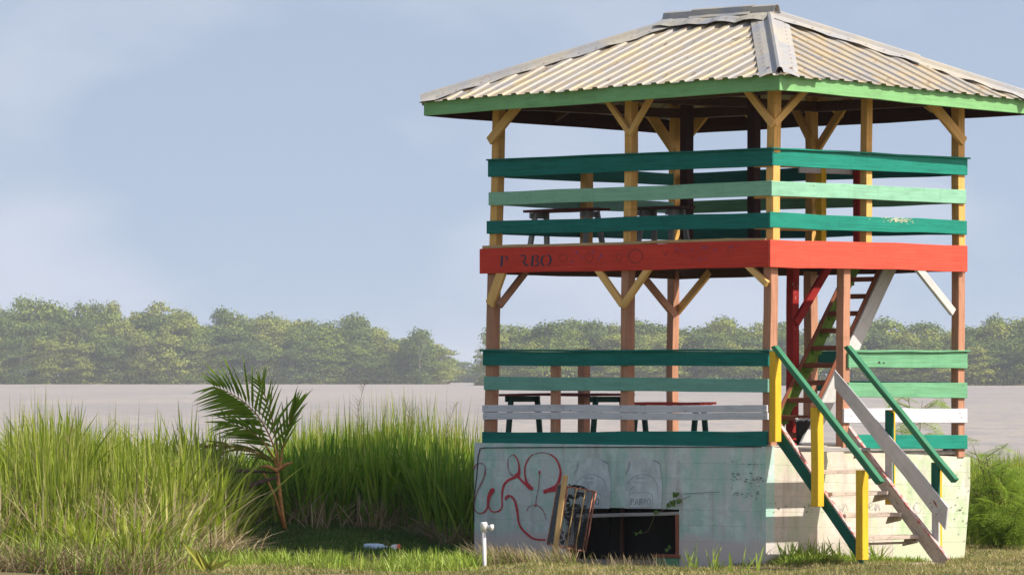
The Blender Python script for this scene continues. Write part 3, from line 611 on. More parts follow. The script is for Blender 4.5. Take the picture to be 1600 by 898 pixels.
# black scuffs near the corner
sc = []
for i in range(60):
    x = random.choice([1152, 1185, 1178, 1150, 1165])+random.gauss(0, 5); y = random.choice([725, 747, 748, 770])+random.gauss(0, 4); sc.append([(x, y, random.uniform(.5, 1.8)), (x+random.uniform(.8, 4), y+random.uniform(-.8, .8), .6)])
for i in range(16): x = 1068+i*3.6; sc.append([(x, 771-i*.2, .9), (x+2.4, 770.8-i*.2, .7)])
strokes('scuff_mark', sc, lambda x, y, s: PX(x, y, bx-.006-.00003*s), 'scuff', smooth=False)
wallR = lambda x, y, s: PY(x, y, by-.006-.0006*s)
def cr(L_): return [[(1270+x/6.15, 720+y/6.15, w_/6.15) for x, y, w_ in s] for s in L_]
strokes('faded_lettering', cr([[(440, 470, 10), (475, 420, 12), (500, 385, 14), (480, 440, 12), (470, 475, 9), (500, 460, 8)], [(545, 440, 12), (575, 420, 12), (570, 390, 10), (545, 420, 14), (560, 465, 12), (595, 450, 8)], [(605, 400, 10), (610, 470, 12), (630, 410, 12), (650, 470, 10)],
 [(900, 440, 14), (935, 438, 14), (930, 405, 12), (902, 425, 14), (905, 465, 16), (940, 470, 12)], [(1035, 400, 14), (1000, 395, 16), (978, 440, 18), (990, 485, 18), (1030, 490, 18), (1045, 460, 14)], [(250, 420, 6), (290, 470, 8), (320, 400, 6), (345, 470, 8)], [(920, 280, 6), (950, 290, 6), (940, 305, 5)]]), wallR, 'ghost_white', split=True)
sc = []
for i in range(46):
    x = random.choice([1460, 1503, 1497, 1480, 1430, 1505, 1262, 1210])+random.gauss(0, 6); y = random.uniform(722, 850) if x > 1300 else random.uniform(785, 800); sc.append([(x, y, random.uniform(.6, 2.2)), (x+random.uniform(.5, 2.5), y+random.uniform(-1.5, 3), .7)])
strokes('scuff_mark', sc, lambda x, y, s: PY(x, y, by-.006-.00003*s), 'scuff', smooth=False)
# stencil on the red fascia
fasc = lambda x, y, s: PX(x, y, -.032-.0002*s)
def cf(L_): return [[(740+x/6.667, 375+y/6.667, w_/6.667) for x, y, w_ in s] for s in L_]
strokes('stencil_lettering', cf([[(298, 163, 26), (290, 275, 24)], [(325, 168, 12), (350, 180, 16), (350, 200, 14), (332, 220, 12)], [(372, 262, 8), (376, 276, 6)], [(430, 185, 8), (434, 200, 8)],
 [(483, 168, 10), (515, 160, 14), (540, 175, 16), (532, 205, 15), (512, 220, 14)], [(520, 215, 18), (535, 250, 20), (566, 270, 16)],
 [(620, 160, 22), (605, 272, 26)], [(640, 158, 10), (670, 170, 15), (662, 200, 14), (640, 210, 10)], [(645, 214, 12), (676, 232, 16), (664, 262, 15), (636, 268, 10)],
 [(742, 158, 10), (712, 185, 20), (708, 235, 22), (735, 270, 12)], [(765, 152, 10), (798, 175, 20), (800, 225, 20), (770, 268, 12)]]), fasc, 'letter', split=True)
bl = []
for cx, cy, r_, n_ in ((1068, 130, 16, 7), (1015, 222, 20, 8), (1320, 160, 16, 7), (1120, 190, 22, 4), (1300, 190, 12, 3), (1240, 120, 18, 3)):
    for i in range(n_): x = cx+random.gauss(0, r_*.4); y = cy+random.gauss(0, r_*.5); bl.append([(x, y, random.uniform(6, 16)), (x+random.uniform(4, 14), y+random.uniform(-6, 6), 5)])
bl = cf(bl)
for cx, cy, r_, n_ in ((890, 108, 14, 8), (1005, 128, 10, 6), (870, 235, 24, 6), (740, 150, 40, 6), (1180, 95, 20, 5), (640, 130, 30, 4)):
    for i in range(n_): x = 960+(cx+random.gauss(0, r_*1.3))/6.4; y = 370+(cy+random.gauss(0, r_*.5))/6.4; bl.append([(x, y, random.uniform(.6, 1.8)), (x+random.uniform(.8, 3), y+random.uniform(-.8, .8), .6)])
strokes('paint_fleck', bl, lambda x, y, s: PX(x, y, -.0325-.00003*s), 'ghost_blue', smooth=False)
def ring(cx, cy, rx, ry, w_): return [(cx+rx*math.cos(a), cy+ry*math.sin(a), w_) for a in np.linspace(0, 2*math.pi, 13)]
strokes('painted_over_lettering', [ring(993, 400.5, 11, 10.5, 3), ring(967, 402, 4.5, 5, 1.6), ring(880, 403, 6, 6, 1.6), ring(920, 402, 6, 7, 1.6), ring(1142, 391, 5, 6, 1.2), [(1036, 392, 1.5), (1040, 400, 1.5), (1044, 391, 1.5)], [(1052, 398, 1.5), (1056, 391, 1.4), (1060, 398, 1.5)], [(1095, 390, 1.2), (1100, 384, 1.5), (1112, 386, 1.5)]], fasc, 'ghost_red', split=True)
# worn pale scuff on lower teal rail, right face
sc = []
for i in range(120): x = random.gauss(1403, 13); y = 344+(x-1403)*.035+random.gauss(0, 1.9); sc.append([(x, y, random.uniform(.5, 1.3)), (x+random.uniform(.8, 3), y+random.uniform(-.3, .5), .5)])
strokes('worn_patch', sc, lambda x, y, s: PY(x, y, -.0022-.00002*s), flat('worn pale paint', (.55, .58, .40), .8), smooth=False)
strokes('knot_hole', [[(1372, 566.5, 2.2), (1375.5, 565.5, 4)], [(1380, 567.5, 1.5), (1382, 566, 3)]], lambda x, y, s: PY(x, y, -.0025), 'scuff', smooth=False)
# nail heads
def nails(pts, pf, r_=.007):
    m_ = Multi()
    for (x, y) in pts:
        c = pf(x, y); V = [c]
        for k in range(6): V.append(c+(Vector((0, 1, 0)) if pf is nailL else Vector((1, 0, 0)))*r_*math.cos(k*1.047)+Vector((0, 0, r_*math.sin(k*1.047))))
        m_.add(V, [(0, 1+k, 1+(k+1) % 6) for k in range(6)])
    tag(m_.mk('nail_heads', 'screw', T), kind='stuff')
nailL = lambda x, y: PX(x, y, -.0035)
nailR = lambda x, y: PY(x, y, -.0035)
nails([(761, 636), (859, 636), (835, 641), (891, 641), (970, 636), (938, 645), (971, 651), (759, 651), (859, 649), (1193, 637), (1194, 651), (1071, 642), (1092, 646), (798, 593), (770, 317), (866, 315), (1050, 293), (1198, 297), (983, 455 - 0)], nailL)
nails([(1241 + 30, 290), (1500, 645), (1503, 652), (1505, 603), (1330, 650)], nailR)
# ---- roof
ex, ey, ex2, ey2 = .47, .56, .45, .62
Ef = PX(1222, 115, -ex); El = PX(656, 159, -ex); Er = PY(1598, 155.5, -ey)
Ef = Vector((-ex, -ey, Ef.z)); El = Vector((-ex, A+ey2, El.z)); Er = Vector((B+ex2, -ey, Er.z)); Eb = Vector((B+ex2, A+ey2, (El.z+Er.z)/2-.05))
hexa('eave_board', [El-Vector((0, 0, .0)), Ef, Ef-Vector((0, 0, .18)), El-Vector((0, 0, .17))], IN*.03, 'fascia', T)
hexa('eave_board', [Ef+Vector((.001, -.002, 0)), Er, Er-Vector((0, 0, .175)), Ef-Vector((0, .002, .181))], INY*.03, 'fascia', T)
hexa('eave_board', [El+Vector((.032, 0, 0)), Eb+Vector((-.032, 0, 0)), Eb-Vector((.032, 0, .18)), El-Vector((-.032, 0, .18))], -INY*.03, 'maroon', T)
hexa('eave_board', [Er+Vector((0, .032, 0)), Eb, Eb-Vector((0, 0, .18)), Er-Vector((0, -.032, .18))], -IN*.03, 'maroon', T)
XR = B/2; Y1 = 1.62; Y2 = 3.12; ZR = PX(1187, 30, XR).z
Rf = Vector((XR, Y1, ZR)); Rb = Vector((XR, Y2, ZR))
R = T  # roof parts hang under one roof part
roof = bpy.data.objects.new('roof', bpy.data.meshes.new('roof')); link(roof, T)   # mesh filled with the purlins below
PIT = .232
prof = [(0, 0), (.052, 0), (.067, .021), (.138, .021), (.153, 0), (PIT, 0)]
def face(E0, E1, R0, R1, inner, mat, ntag):
    """ribbed sheets from eave E0-E1 up to the hips/ridge; inner = unit plan vector up the slope"""
    al = (E1-E0); Ln = math.hypot(al.x, al.y); u = Vector((al.x/Ln, al.y/Ln, 0)); run = abs((R0-E0).dot(inner))
    a0 = (R0-E0).dot(u); a1 = (R1-E0).dot(u)
    def up(s):                       # how far up the slope the column at s reaches (0..1)
        if s < a0: return max(0, s/a0)
        if s > a1: return max(0, (Ln-s)/(Ln-a1))
        return 1
    def P(s, f, h, sl):
        ze = E0.z+(E1.z-E0.z)*s/Ln; b = E0+u*s+inner*(run*f); z = ze+(ZR-ze)*f
        b.z = z; nrm = (inner*(-(ZR-ze))+Vector((0, 0, run))).normalized(); return b+nrm*h
    nsh = int(math.ceil(Ln/(PIT*4))); s = -.03
    for k in range(nsh):
        cols = []; off = random.uniform(-.012, .012); lift = .006*(k % 2)+.004
        for r_ in range(4):
            for (ds, h) in prof[:-1]: cols.append((s+r_*PIT+ds, h))
        cols.append((s+4*PIT+.04, 0))
        cols = [(c, h) for c, h in cols if -.04 <= c <= Ln+.04]
        V = []; Fc = []
        nseg = 4
        for (c, h) in cols:
            cc = min(max(c, 0), Ln); U = up(cc)
            f0 = -.055/run+off
            for j in range(nseg+1):
                f = f0+(max(U-.01, .002)-f0)*j/nseg
                V.append(P(c, f, h+lift+.004*math.sin(c*3+j*1.7), 0))
        for i in range(len(cols)-1):
            for j in range(nseg): a = i*(nseg+1)+j; Fc.append((a, a+1, a+nseg+2, a+nseg+1))
        if len(cols) > 2:
            o = mk('roof_sheet', V, Fc, mat, roof); md = o.modifiers.new('thick', 'SOLIDIFY'); md.thickness = .003
        s += 4*PIT
    # screws
    m_ = Multi(); rows = [.06, .34, .62, .88]; s = .07-.03
    nrm = (inner*(-(ZR-E0.z))+Vector((0, 0, run))).normalized(); sl = u.cross(nrm)
    while s < Ln:
        for f in rows:
            if f < up(s)-.03 and random.random() < .85:
                c = P(s, f+random.uniform(-.008, .008), .045, 0); rr = random.choice([.009, .011, .013, .013, .021])
                V = [c+nrm*.004]+[c+u*rr*math.cos(q*1.047)+sl*rr*1.3*math.sin(q*1.047) for q in range(6)]; m_.add(V, [(0, 1+q, 1+(q+1) % 6) for q in range(6)])
        s += PIT*(1 if random.random() < .8 else .5) if False else PIT
    tag(m_.mk('screw_heads', 'screw', roof), kind='stuff')
face(Ef, El, Rf, Rb, Vector((1, 0, 0)), 'roofx', 'l')
face(Er, Ef, Rf, Rf, Vector((0, 1, 0)), 'roofy', 'r')
face(Eb, Er, Rb, Rf, Vector((-1, 0, 0)), 'roofx', 'b')
face(El, Eb, Rb, Rb, Vector((0, -1, 0)), 'roofy', 'k')
def capstrip(name, P0, P1, wa, wb, segs, wl, roll=.04, lift=.05, seed=0, wav=.012):
    """bent flashing along P0-P1; wa, wb = unit wing directions"""
    r = random.Random(seed); V = []; P0 = Vector(P0); P1 = Vector(P1); up = Vector((0, 0, 1)); n_ = 9; d_ = (P1-P0).normalized(); side = d_.cross(up).normalized()
    if side.dot(wa) < 0: side = -side
    for i in range(segs+1):
        p = P0.lerp(P1, i/segs)+up*lift; wv = wav*math.sin(i*1.9+seed)+r.uniform(-.5, .5)*wav
        wv2 = wav*math.sin(i*2.3+seed*2)+r.uniform(-.5, .5)*wav
        V += [p+wa*wl+up*(wv-.012), p+wa*wl*.6+up*wv*.5, p+wa*roll*1.2, p+side*roll*.7+up*roll*.9, p+up*roll*1.25, p-side*roll*.7+up*roll*.9, p+wb*roll*1.2, p+wb*wl*.6+up*wv2*.5, p+wb*wl+up*(wv2-.012)]
    Fc = [(i*n_+k, i*n_+k+1, (i+1)*n_+k+1, (i+1)*n_+k) for i in range(segs) for k in range(n_-1)]
    o = mk(name, V, Fc, 'cap', roof); md = o.modifiers.new('thick', 'SOLIDIFY'); md.thickness = .003
    sm = Multi()
    if wl > .2:
        for w_ in (wa, wb):
            for i in range(1, int((P1-P0).length/.22)):
                c = P0.lerp(P1, i*.22/(P1-P0).length)+up*(lift+.006)+w_*wl*.72; t2 = (P1-P0).normalized(); V = [c+up*.004]+[c+w_*.013*math.cos(q*1.047)+t2*.009*math.sin(q*1.047) for q in range(6)]; sm.add(V, [(0, 1+q, 1+(q+1) % 6) for q in range(6)])
        tag(sm.mk('screw_heads', 'screw', roof), kind='stuff')
def wing(P0, P1, Q): # direction in the plane (P0,P1,Q), square to P0-P1, toward Q
    d = (Vector(P1)-Vector(P0)).normalized(); q = Vector(Q)-Vector(P0); return (q-d*q.dot(d)).normalized()
capstrip('hip_cap', Ef+Vector((-.02, -.02, -.02)), Rf, wing(Ef, Rf, El), wing(Ef, Rf, Er), 10, .235, seed=1, wav=.004)
capstrip('hip_cap', El+Vector((-.03, .03, -.015)), Rb, wing(El, Rb, Ef), wing(El, Rb, Eb), 18, .22, seed=2)
capstrip('hip_cap', Er+Vector((.03, -.03, -.015)), Rf.lerp(Er, .55)+Vector((0, 0, .004)), wing(Er, Rf, Ef), wing(Er, Rf, Eb), 12, .20, seed=3, lift=.055)
capstrip('hip_cap', Er.lerp(Rf, .42)+Vector((0, 0, .0)), Rf, wing(Er, Rf, Ef), wing(Er, Rf, Eb), 10, .22, seed=6, lift=.075)
capstrip('hip_cap', Eb, Rb, wing(Eb, Rb, El), wing(Eb, Rb, Er), 14, .2, seed=4)
capstrip('ridge_cap', Rf+Vector((0, -.12, .0)), Rb+Vector((0, .22, 0)), Vector((-.9, 0, -.42)), Vector((.9, 0, -.42)), 12, .27, roll=.05, lift=.10, seed=5, wav=.014)
capstrip('ridge_cap', Rf+Vector((0, .25, .01)), Rb+Vector((0, -.25, .01)), Vector((-.9, 0, -.42)), Vector((.9, 0, -.42)), 6, .12, roll=.045, lift=.108, seed=7, wav=.005)
# timbers under the sheets
def rafter(p0, p1, w_=.05, h_=.11, mat='brown_dk', nm='rafter', dz=-.085):
    v_ = Vector((0, 0, dz)); bar(nm, Vector(p0)+v_, Vector(p1)+v_, h_, w_, (0, 0, 1), mat, roof)
for E in (Ef, El, Er, Eb):
    ends = Rf if E in (Ef, Er) else Rb; rafter(E+(ends-E)*.03, ends)
rafter(Rf, Rb, nm='ridge_board')
for f in (.36, .68):
    for a, b, c, d in ((Ef, El, Rf, Rb), (Er, Ef, Rf, Rf), (Eb, Er, Rb, Rf), (El, Eb, Rb, Rb)):
        rafter(a.lerp(c, f), b.lerp(d, f), .05, .045, 'wood_raw', 'purlin', -.028)
for i in range(1, 4):
    f = i/4; p = Ef.lerp(El, f); y = min(max(p.y, Y1), Y2); k = 1 if Y1 <= p.y <= Y2 else ((p.y+ey)/(Y1+ey) if p.y < Y1 else (A+ey2-p.y)/(A+ey2-Y2))
    q = Vector((p.x+(XR+ex)*k, p.y, p.z+(ZR-p.z)*k)); rafter(p+Vector((.05, 0, 0)), q, mat='wood_raw', h_=.08, dz=-.06); p2 = Er.lerp(Eb, f); rafter(p2+Vector((-.05, 0, 0)), Vector((p2.x-(XR+ex2)*k, p.y, p2.z+(ZR-p2.z)*k)), mat='wood_raw', h_=.08, dz=-.06)
for i in range(1, 4):
    f = i/4; p = Ef.lerp(Er, f); k = 1-abs(f-.5)*2; rafter(p+Vector((0, .05, 0)), Vector((p.x, p.y+(Y1+ey)*k, p.z+(ZR-p.z)*k))); p = El.lerp(Eb, f); rafter(p-Vector((0, .05, 0)), Vector((p.x, p.y-(A+ey2-Y2)*k, p.z+(ZR-p.z)*k)))
zp = PX(1210, 150, o_).z+.02
for (x0, x1, y0, y1) in ((.04, .14, .05, A-.05), (B-.14, B-.04, .05, A-.05)): hb('plate_beam', x0, x1, y0, y1, zp, zp+.12, 'brown_dk')
for (y0, y1) in ((.04, .14), (A-.14, A-.04), (A*.5-.04, A*.5+.04)): hb('plate_beam', .145, B-.145, y0, y1, zp+.003, zp+.117, 'brown_dk')
# one real tie inside the roof part
V, Fc = tube_vf([(XR, Y1, zp+.12), (XR, Y1, ZR-.1)], .04, 4); b0 = len(V); V2, F2 = tube_vf([(XR, Y2, zp+.12), (XR, Y2, ZR-.1)], .04, 4, base=b0); roof.data.from_pydata([tuple(v) for v in V+V2], [], Fc+F2); roof.data.materials.append(M['brown_dk'])
# ---- inner stair to the upper deck
st = bpy.data.objects.new('inner_stair', bpy.data.meshes.new('inner_stair')); link(st, T)
yn, yf = .68, 1.27; X0, X1 = 1.30, 2.93; sl_ = (ZU-ZL)/(X1-X0)
def strg(par, y, th, mat, w_, x0=X0, x1=X1, dz=0): 
    return bar('stringer', (x0, y, ZL+(x0-X0)*sl_+dz), (x1, y, ZL+(x1-X0)*sl_+dz), w_, th, (1, 0, -.6), mat, par)
strg(st, yn, .035, 'white_old', .19, X0-.02, X1-.14); strg(st, yf, .035, 'lime', .17)
strg(st, yn+.03, .02, 'tread_brown', .06, x1=X1-.18, dz=.19); strg(st, yf-.03, .022, 'tread_brown', .05, x1=X1-.18, dz=.19)
nt_ = 11
for i in range(nt_):
    z = ZL+.2*(i+.6)*(ZU-ZL)/(.2*(nt_+.4)); x = X0+(z-ZL)/sl_-.02
    bar('tread', (x, yn+.02, z), (x, yf-.02, z), .13, .055, (1, 0, .05), 'tread_brown', st)
    bar('tread_cleat', (x-.06, yf-.035, z-.045), (x+.08, yf-.035, z-.045), .055, .03, (0, 0, 1), 'lime', st)
V, Fc = tube_vf([(X0+.1, yn+.05, ZL+.05), (X0+.1, yf-.05, ZL+.05)], .02, 6); st.data.from_pydata([tuple(v) for v in V], [], Fc); st.data.materials.append(M['tread_brown'])
# ---- outside stair
oset = bpy.data.objects.new('outer_stair', bpy.data.meshes.new('outer_stair')); link(oset, T)
xl = .06; xr = 1.06
hexa('stringer', [PX(1213, 659, xl), PX(1350, 862, xl), PX(1346, 884, xl), PX(1213, 690, xl)], IN*.035, 'stair_green', oset)
hexa('stringer_edge', [PX(1214, 657, xl-.004), PX(1352, 862, xl-.004), PX(1351, 865, xl-.004), PX(1213, 661, xl-.004)], IN*.05, 'redwhite', oset)
hexa('stringer', [PX(1325, 668, xr), PX(1478, 872, xr), PX(1470, 892, xr), PX(1320, 690, xr)], IN*.035, 'tread_worn', oset)
hexa('stringer_edge', [PX(1325, 665, xr-.004), PX(1480, 872, xr-.004), PX(1478, 875, xr-.004), PX(1325, 668.5, xr-.004)], IN*.05, 'redwhite', oset)
trd = [(1270, 700), (1283, 734.5), (1300, 769), (1321, 803), (1355 - 8, 838)]
for i, (px, py) in enumerate(trd):
    p = PX(px, py, xl+.03); w2 = xr-.01-(xl+.037)
    hexa('tread', [(xl+.037, p.y, p.z), (xr-.002, p.y, p.z), (xr-.002, p.y, p.z-.042), (xl+.037, p.y, p.z-.042)], (0, .24, 0), 'tread_worn' if i else 'wood_grey', oset)
    hexa('tread_cleat', [(xr-.04, p.y+.0, p.z-.045), (xr-.04, p.y+.2, p.z-.045), (xr-.04, p.y+.24, p.z-.13), (xr-.04, p.y+.03, p.z-.09)], IN*.037, 'tread_worn', oset)
p = PX(1372, 880, xl); hexa('ground_board', [(xl+.1, p.y, .05), (xr+.06, p.y, .055), (xr+.06, p.y, .0), (xl+.1, p.y, .0)], (0, .12, 0), 'tread_worn', oset)
# newels
def newel(px, yt, yb, x0, w_=.10, mat='yellow', cut=.0, th=.10):
    p, q = PX(px, yt, x0), PX(px, yb, x0); return bar('newel', q, p, w_, th, (0, 1, 0), mat, oset)
newel(1211.5, 548, 690, -.035, .095); newel(1277, 636, 791, -.02, .11); newel(1347, 734, 874, -.02, .105)
newel(1391, 640, 788, xr+.105, .118, 'yellow', th=.05); newel(1464, 722, 862, xr+.105, .115, 'yellow', th=.055)
hexa('newel_face', [PX(1382.5, 640, xr+.05), PX(1394.5, 645, xr+.05), PX(1394.5, 760, xr+.05), PX(1382.5, 752, xr+.05)], IN*.03, 'stair_green', oset)
hexa('newel_face', [PX(1454.5, 722, xr+.05), PX(1466.5, 727, xr+.05), PX(1466.5, 795, xr+.05), PX(1454.5, 775, xr+.05)], IN*.03, 'stair_green', oset)
hexa('newel_face', [PX(1383.0, 700, xr+.046), PX(1394.0, 700, xr+.046), PX(1394.0, 780, xr+.046), PX(1383.0, 775, xr+.046)], IN*.03, 'grey_board', oset)
hexa('newel_face', [PX(1455.5, 796, xr+.046), PX(1466.5, 796, xr+.046), PX(1466.5, 862, xr+.046), PX(1455.5, 850, xr+.046)], IN*.03, 'grey_board', oset)
hexa('handrail', [PX(1204, 542, -.085), PX(1210, 539, -.085), PX(1376, 752, -.085), PX(1368, 757, -.085)], IN*.075, 'hand_green', oset)
hexa('handrail', [PX(1317, 543, xr+.04), PX(1323, 540, xr+.04), PX(1492, 748, xr+.04), PX(1486, 754, xr+.04)], IN*.075, 'hand_green', oset)
hexa('diagonal_board', [PX(1303, 577, xr+.012), PX(1481, 792, xr+.012), PX(1477, 828, xr+.012), PX(1304, 606, xr+.012)], IN*.03, 'grey_board', oset)
strokes('nail_hole', [[(1458, 781, 1.8), (1462, 787, 3), (1464, 792, 1)], [(1453, 785, 2), (1454.5, 786, 2)], [(1455, 791, 2), (1456.5, 792.5, 2)], [(1462, 802, 1.5), (1463.5, 803, 1.5)]], lambda x, y, s: PX(x, y, xr+.009), 'rust', smooth=False, par=oset)
strokes('nail_hole', [[(x, y, 1.4), (x+1.2, y+.8, 1.4)] for x, y in ((1272, 766), (1276, 782), (1272, 776), (1342, 855), (1347, 858), (1342, 864), (1347, 868), (1344, 795))], lambda x, y, s: PX(x, y, -.078), 'rust', smooth=False, par=oset)
V, Fc = tube_vf([PX(1330, 850, xl+.04), PX(1330, 850, xl+.04)+Vector((.95, 0, 0))], .015, 6); oset.data.from_pydata([tuple(v) for v in V], [], Fc); oset.data.materials.append(M['tread_worn'])
# ---------------------------------------------------------------- things on the decks
def tW(p): return toW(p)
def benchlike(name, c, L_, wd, h, top, leg, label, cat, group=None, splay=.05, nleg=2, plank=4, rz=TH+math.pi/2, apron=None):
    e = empty(name, tW(c), rz, label=label, cat=cat, group=group)
    for i in range(plank):
        y0 = -wd/2+i*wd/plank; hexa('seat_plank' if 'bench' in name else 'top_plank', [(-L_/2, y0, h), (L_/2, y0, h), (L_/2, y0, h-.03), (-L_/2, y0, h-.03)], (0, wd/plank-.008, 0), top, e)
    for sx in (-1, 1):
        x = sx*(L_/2-.14)
        for sy in (-1, 1): bar('leg', (x+splay*sx, sy*(wd/2-.03), 0), (x, sy*(wd/2-.09), h-.035), .075, .035, (1, 0, 0), leg, e)
        bar('cross_bar', (x+.028, -wd/2+.02, h-.07), (x+.028, wd/2-.02, h-.07), .07, .03, (0, 0, 1), leg if not apron else apron, e)
    return e
pa = PX(880, 380, .9); benchlike('bench', (.95, pa.y, ZU), 1.15, .36, .50, 'bench_red', 'wood_grey', 'grey legged bench on the upper deck behind the left railing', 'bench', 'benches on the upper deck')
pa = PX(1022, 380, 1.3); benchlike('bench', (1.55, pa.y+.1, ZU), .75, .36, .52, 'brown_dk', 'wood_grey', 'shorter bench on the upper deck near the dark inner posts', 'bench', 'benches on the upper deck')
pa = PX(880, 690, 1.3); benchlike('picnic_table', (1.35, pa.y, ZL), 1.75, .62, .60, 'bench_red', 'dark_green', 'dull red table with green legs on the lower deck behind the white boards', 'table', None, .0)
pa = PX(1010, 690, 2.2); benchlike('bench', (2.35, pa.y-.25, ZL), 1.3, .3, .49, 'bench_bright', 'dark_green', 'bright red bench on the lower deck beside the rear corner post', 'bench', None, .0)
# black bin with crumpled plastic
c = PY(1255, 690, .75); e = empty('waste_bin', tW((c.x, .75, ZL)), label='small black bin full of crumpled white plastic under the inner stair', cat='bin')
def lathe(name, prof_, mat, par, seg=20, loc=(0, 0, 0)):
    V = []; Fc = []
    for r_, z in prof_:
        for k in range(seg): V.append((r_*math.cos(2*math.pi*k/seg)+loc[0], r_*math.sin(2*math.pi*k/seg)+loc[1], z+loc[2]))
    for i in range(len(prof_)-1):
        for k in range(seg): a = i*seg+k; b = i*seg+(k+1) % seg; Fc.append((a, b, b+seg, a+seg))
    Fc.append(tuple(range(seg))[::-1]); Fc.append(tuple((len(prof_)-1)*seg+k for k in range(seg)))
    return mk(name, V, Fc, mat, par, smooth=True)
lathe('body', [(.075, 0), (.088, .26), (.094, .265), (.094, .285), (.084, .285), (.082, .2)], 'black', e)
V = []; n_ = 9
for i in range(n_):
    for j in range(n_): V.append(((i/(n_-1)-.5)*.17, (j/(n_-1)-.5)*.17, .27+random.uniform(0, .06)))
mk('crumpled_plastic', V, [(i*n_+j, i*n_+j+1, (i+1)*n_+j+1, (i+1)*n_+j) for i in range(n_-1) for j in range(n_-1)], 'plasticw', e)
# ---------------------------------------------------------------- wire cage on its stake
gy = 59.0
def ground_pt(px, d): x = (px-800)/F*d; return Vector((x, d, float(gz(x, d))))
base = ground_pt(857, 58.9); top = PD(883, 742, 58.9)
e = empty('wire_cage', base, label='tilted rusty wire mesh cage fixed to a leaning yellow timber stake', cat='wire cage')
rel = lambda p: Vector(p)-base
bar('stake', (0, 0, -.2), rel(top), .06, .035, (1, -.25, 0), 'wood_raw', e)
ang = math.radians(10); up_ = Vector((math.sin(ang), 0, math.cos(ang))); fx = Vector((math.cos(ang)*.9, .38, -math.sin(ang))).normalized(); dep = up_.cross(fx).normalized()
if dep.y < 0: dep = -dep
o0 = rel(PD(865, 852, 59.06))   # lower left of the front face
cw, ch, cd = .36, .70, .30
o0 = rel(PD(871, 853, 59.0))
def cp(a, b, c_): return o0+fx*a*cw+up_*b*ch+dep*c_*cd
fx2 = (-dep*.9-fx*.0)
corners = [(a, b, c_) for a in (0, 1) for b in (0, 1) for c_ in (0, 1)]
for i, p in enumerate(corners):
    for q in corners[i+1:]:
        if sum(abs(p[k]-q[k]) for k in range(3)) == 1: tube('frame_rod', [cp(*p), cp(*q)], .0095, 'rust', e, 6)
for a in (.3, .62, .9): tube('frame_rod', [cp(a, 0, -.02), cp(a, 1, -.02)], .008, 'wood_raw' if a < .9 else 'rust', e, 6)
mm = Multi()
def grid(P, na, nb, r_=.0017):
    for i in range(na+1): mm.add(*tube_vf([P(i/na, 0), P(i/na, 1)], r_, 3, cap=False))
    for j in range(nb+1): mm.add(*tube_vf([P(0, j/nb), P(1, j/nb)], r_, 3, cap=False))
grid(lambda a, b: cp(a, b, 0), 16, 32); grid(lambda a, b: cp(a, b, 1), 16, 32); grid(lambda a, b: cp(0, b, a), 14, 32); grid(lambda a, b: cp(1, b, a), 14, 32); grid(lambda a, b: cp(a, 1, b), 16, 14); grid(lambda a, b: cp(a, 0, b), 16, 14)
tag(mm.mk('wire_mesh', 'bluewire', e), kind='stuff')
mk('side_panel', [cp(0, 0, .02), cp(0, 1, .02), cp(0, 1, .98), cp(0, 0, .98), cp(.02, 0, .02), cp(.02, 1, .02), cp(.02, 1, .98), cp(.02, 0, .98)], [(0, 1, 2, 3), (7, 6, 5, 4), (0, 4, 5, 1), (1, 5, 6, 2), (2, 6, 7, 3), (3, 7, 4, 0)], 'bluewire', e)
# net crumpled inside and rag on top
V = []; n_ = 14
for i in range(n_):
    for j in range(n_): V.append(cp(.1+.8*i/(n_-1), .05+.9*j/(n_-1), .45+random.uniform(-.35, .35)))
mk('crumpled_net', V, [(i*n_+j, i*n_+j+1, (i+1)*n_+j+1, (i+1)*n_+j) for i in range(n_-1) for j in range(n_-1) if random.random() < .3], 'bluewire', e)
V = []; n_ = 7
for i in range(n_):
    for j in range(n_): V.append(cp(.28+.5*i/(n_-1), 1.0+random.uniform(.005, .06), .2+.6*j/(n_-1)))
mk('black_rag', V, [(i*n_+j, i*n_+j+1, (i+1)*n_+j+1, (i+1)*n_+j) for i in range(n_-1) for j in range(n_-1)], 'black', e)
# ---------------------------------------------------------------- white standpipe
b = ground_pt(757, 57.2); e = empty('water_pipe', b, label='white plastic standpipe with an elbow tap in front of the graffiti wall', cat='water pipe')
tp = PD(756, 822, 57.2)-b
tube('pipe', [(0.03, 0, -.3), Vector((0, 0, 0)), tp], .023, 'plasticw', e, 14)
tube('elbow', [tp+Vector((0, 0, -.06)), tp+Vector((0, 0, .02)), tp+Vector((0, 0, .05))], [.036, .042, .034], 'plasticw', e, 14)
tube('spout', [tp+Vector((.02, 0, -.005)), tp+Vector((.075, -.02, -.008)), tp+Vector((.08, -.02, -.008))], [.022, .022, .034], 'plasticw', e, 12)
tube('spout_cap', [tp+Vector((.07, -.02, -.01)), tp+Vector((.105, -.03, -.012))], [.036, .036], 'plasticw', e, 12)
# ---------------------------------------------------------------- litter
b = ground_pt(586, 61.6); b.z += .055; e = empty('plastic_bottle', b, label='crushed blue and white plastic bottle lying in the shaded grass', cat='bottle')
tube('body', [(-.14, 0, 0), (-.12, 0, .0), (-.05, .0, .01), (.03, 0, .0), (.10, 0, .004), (.125, 0, 0)], [.03, .042, .034, .044, .03, .012], 'bluepl', e, 12); tube('cap', [(.125, 0, 0), (.15, 0, 0)], .015, 'plasticw', e, 10)
b = ground_pt(618, 61.4); b.z += .075; e = empty('plastic_tub', b, label='small white tub with an orange lid lying right of the crushed bottle', cat='tub')
tube('body', [(-.06, 0, -.005), (-.03, 0, 0), (.02, 0, 0)], [.03, .046, .05], 'plasticw', e, 14); tube('lid', [(.02, 0, 0), (.05, 0, .0), (.062, 0, 0)], [.052, .05, .035], 'orange', e, 14)
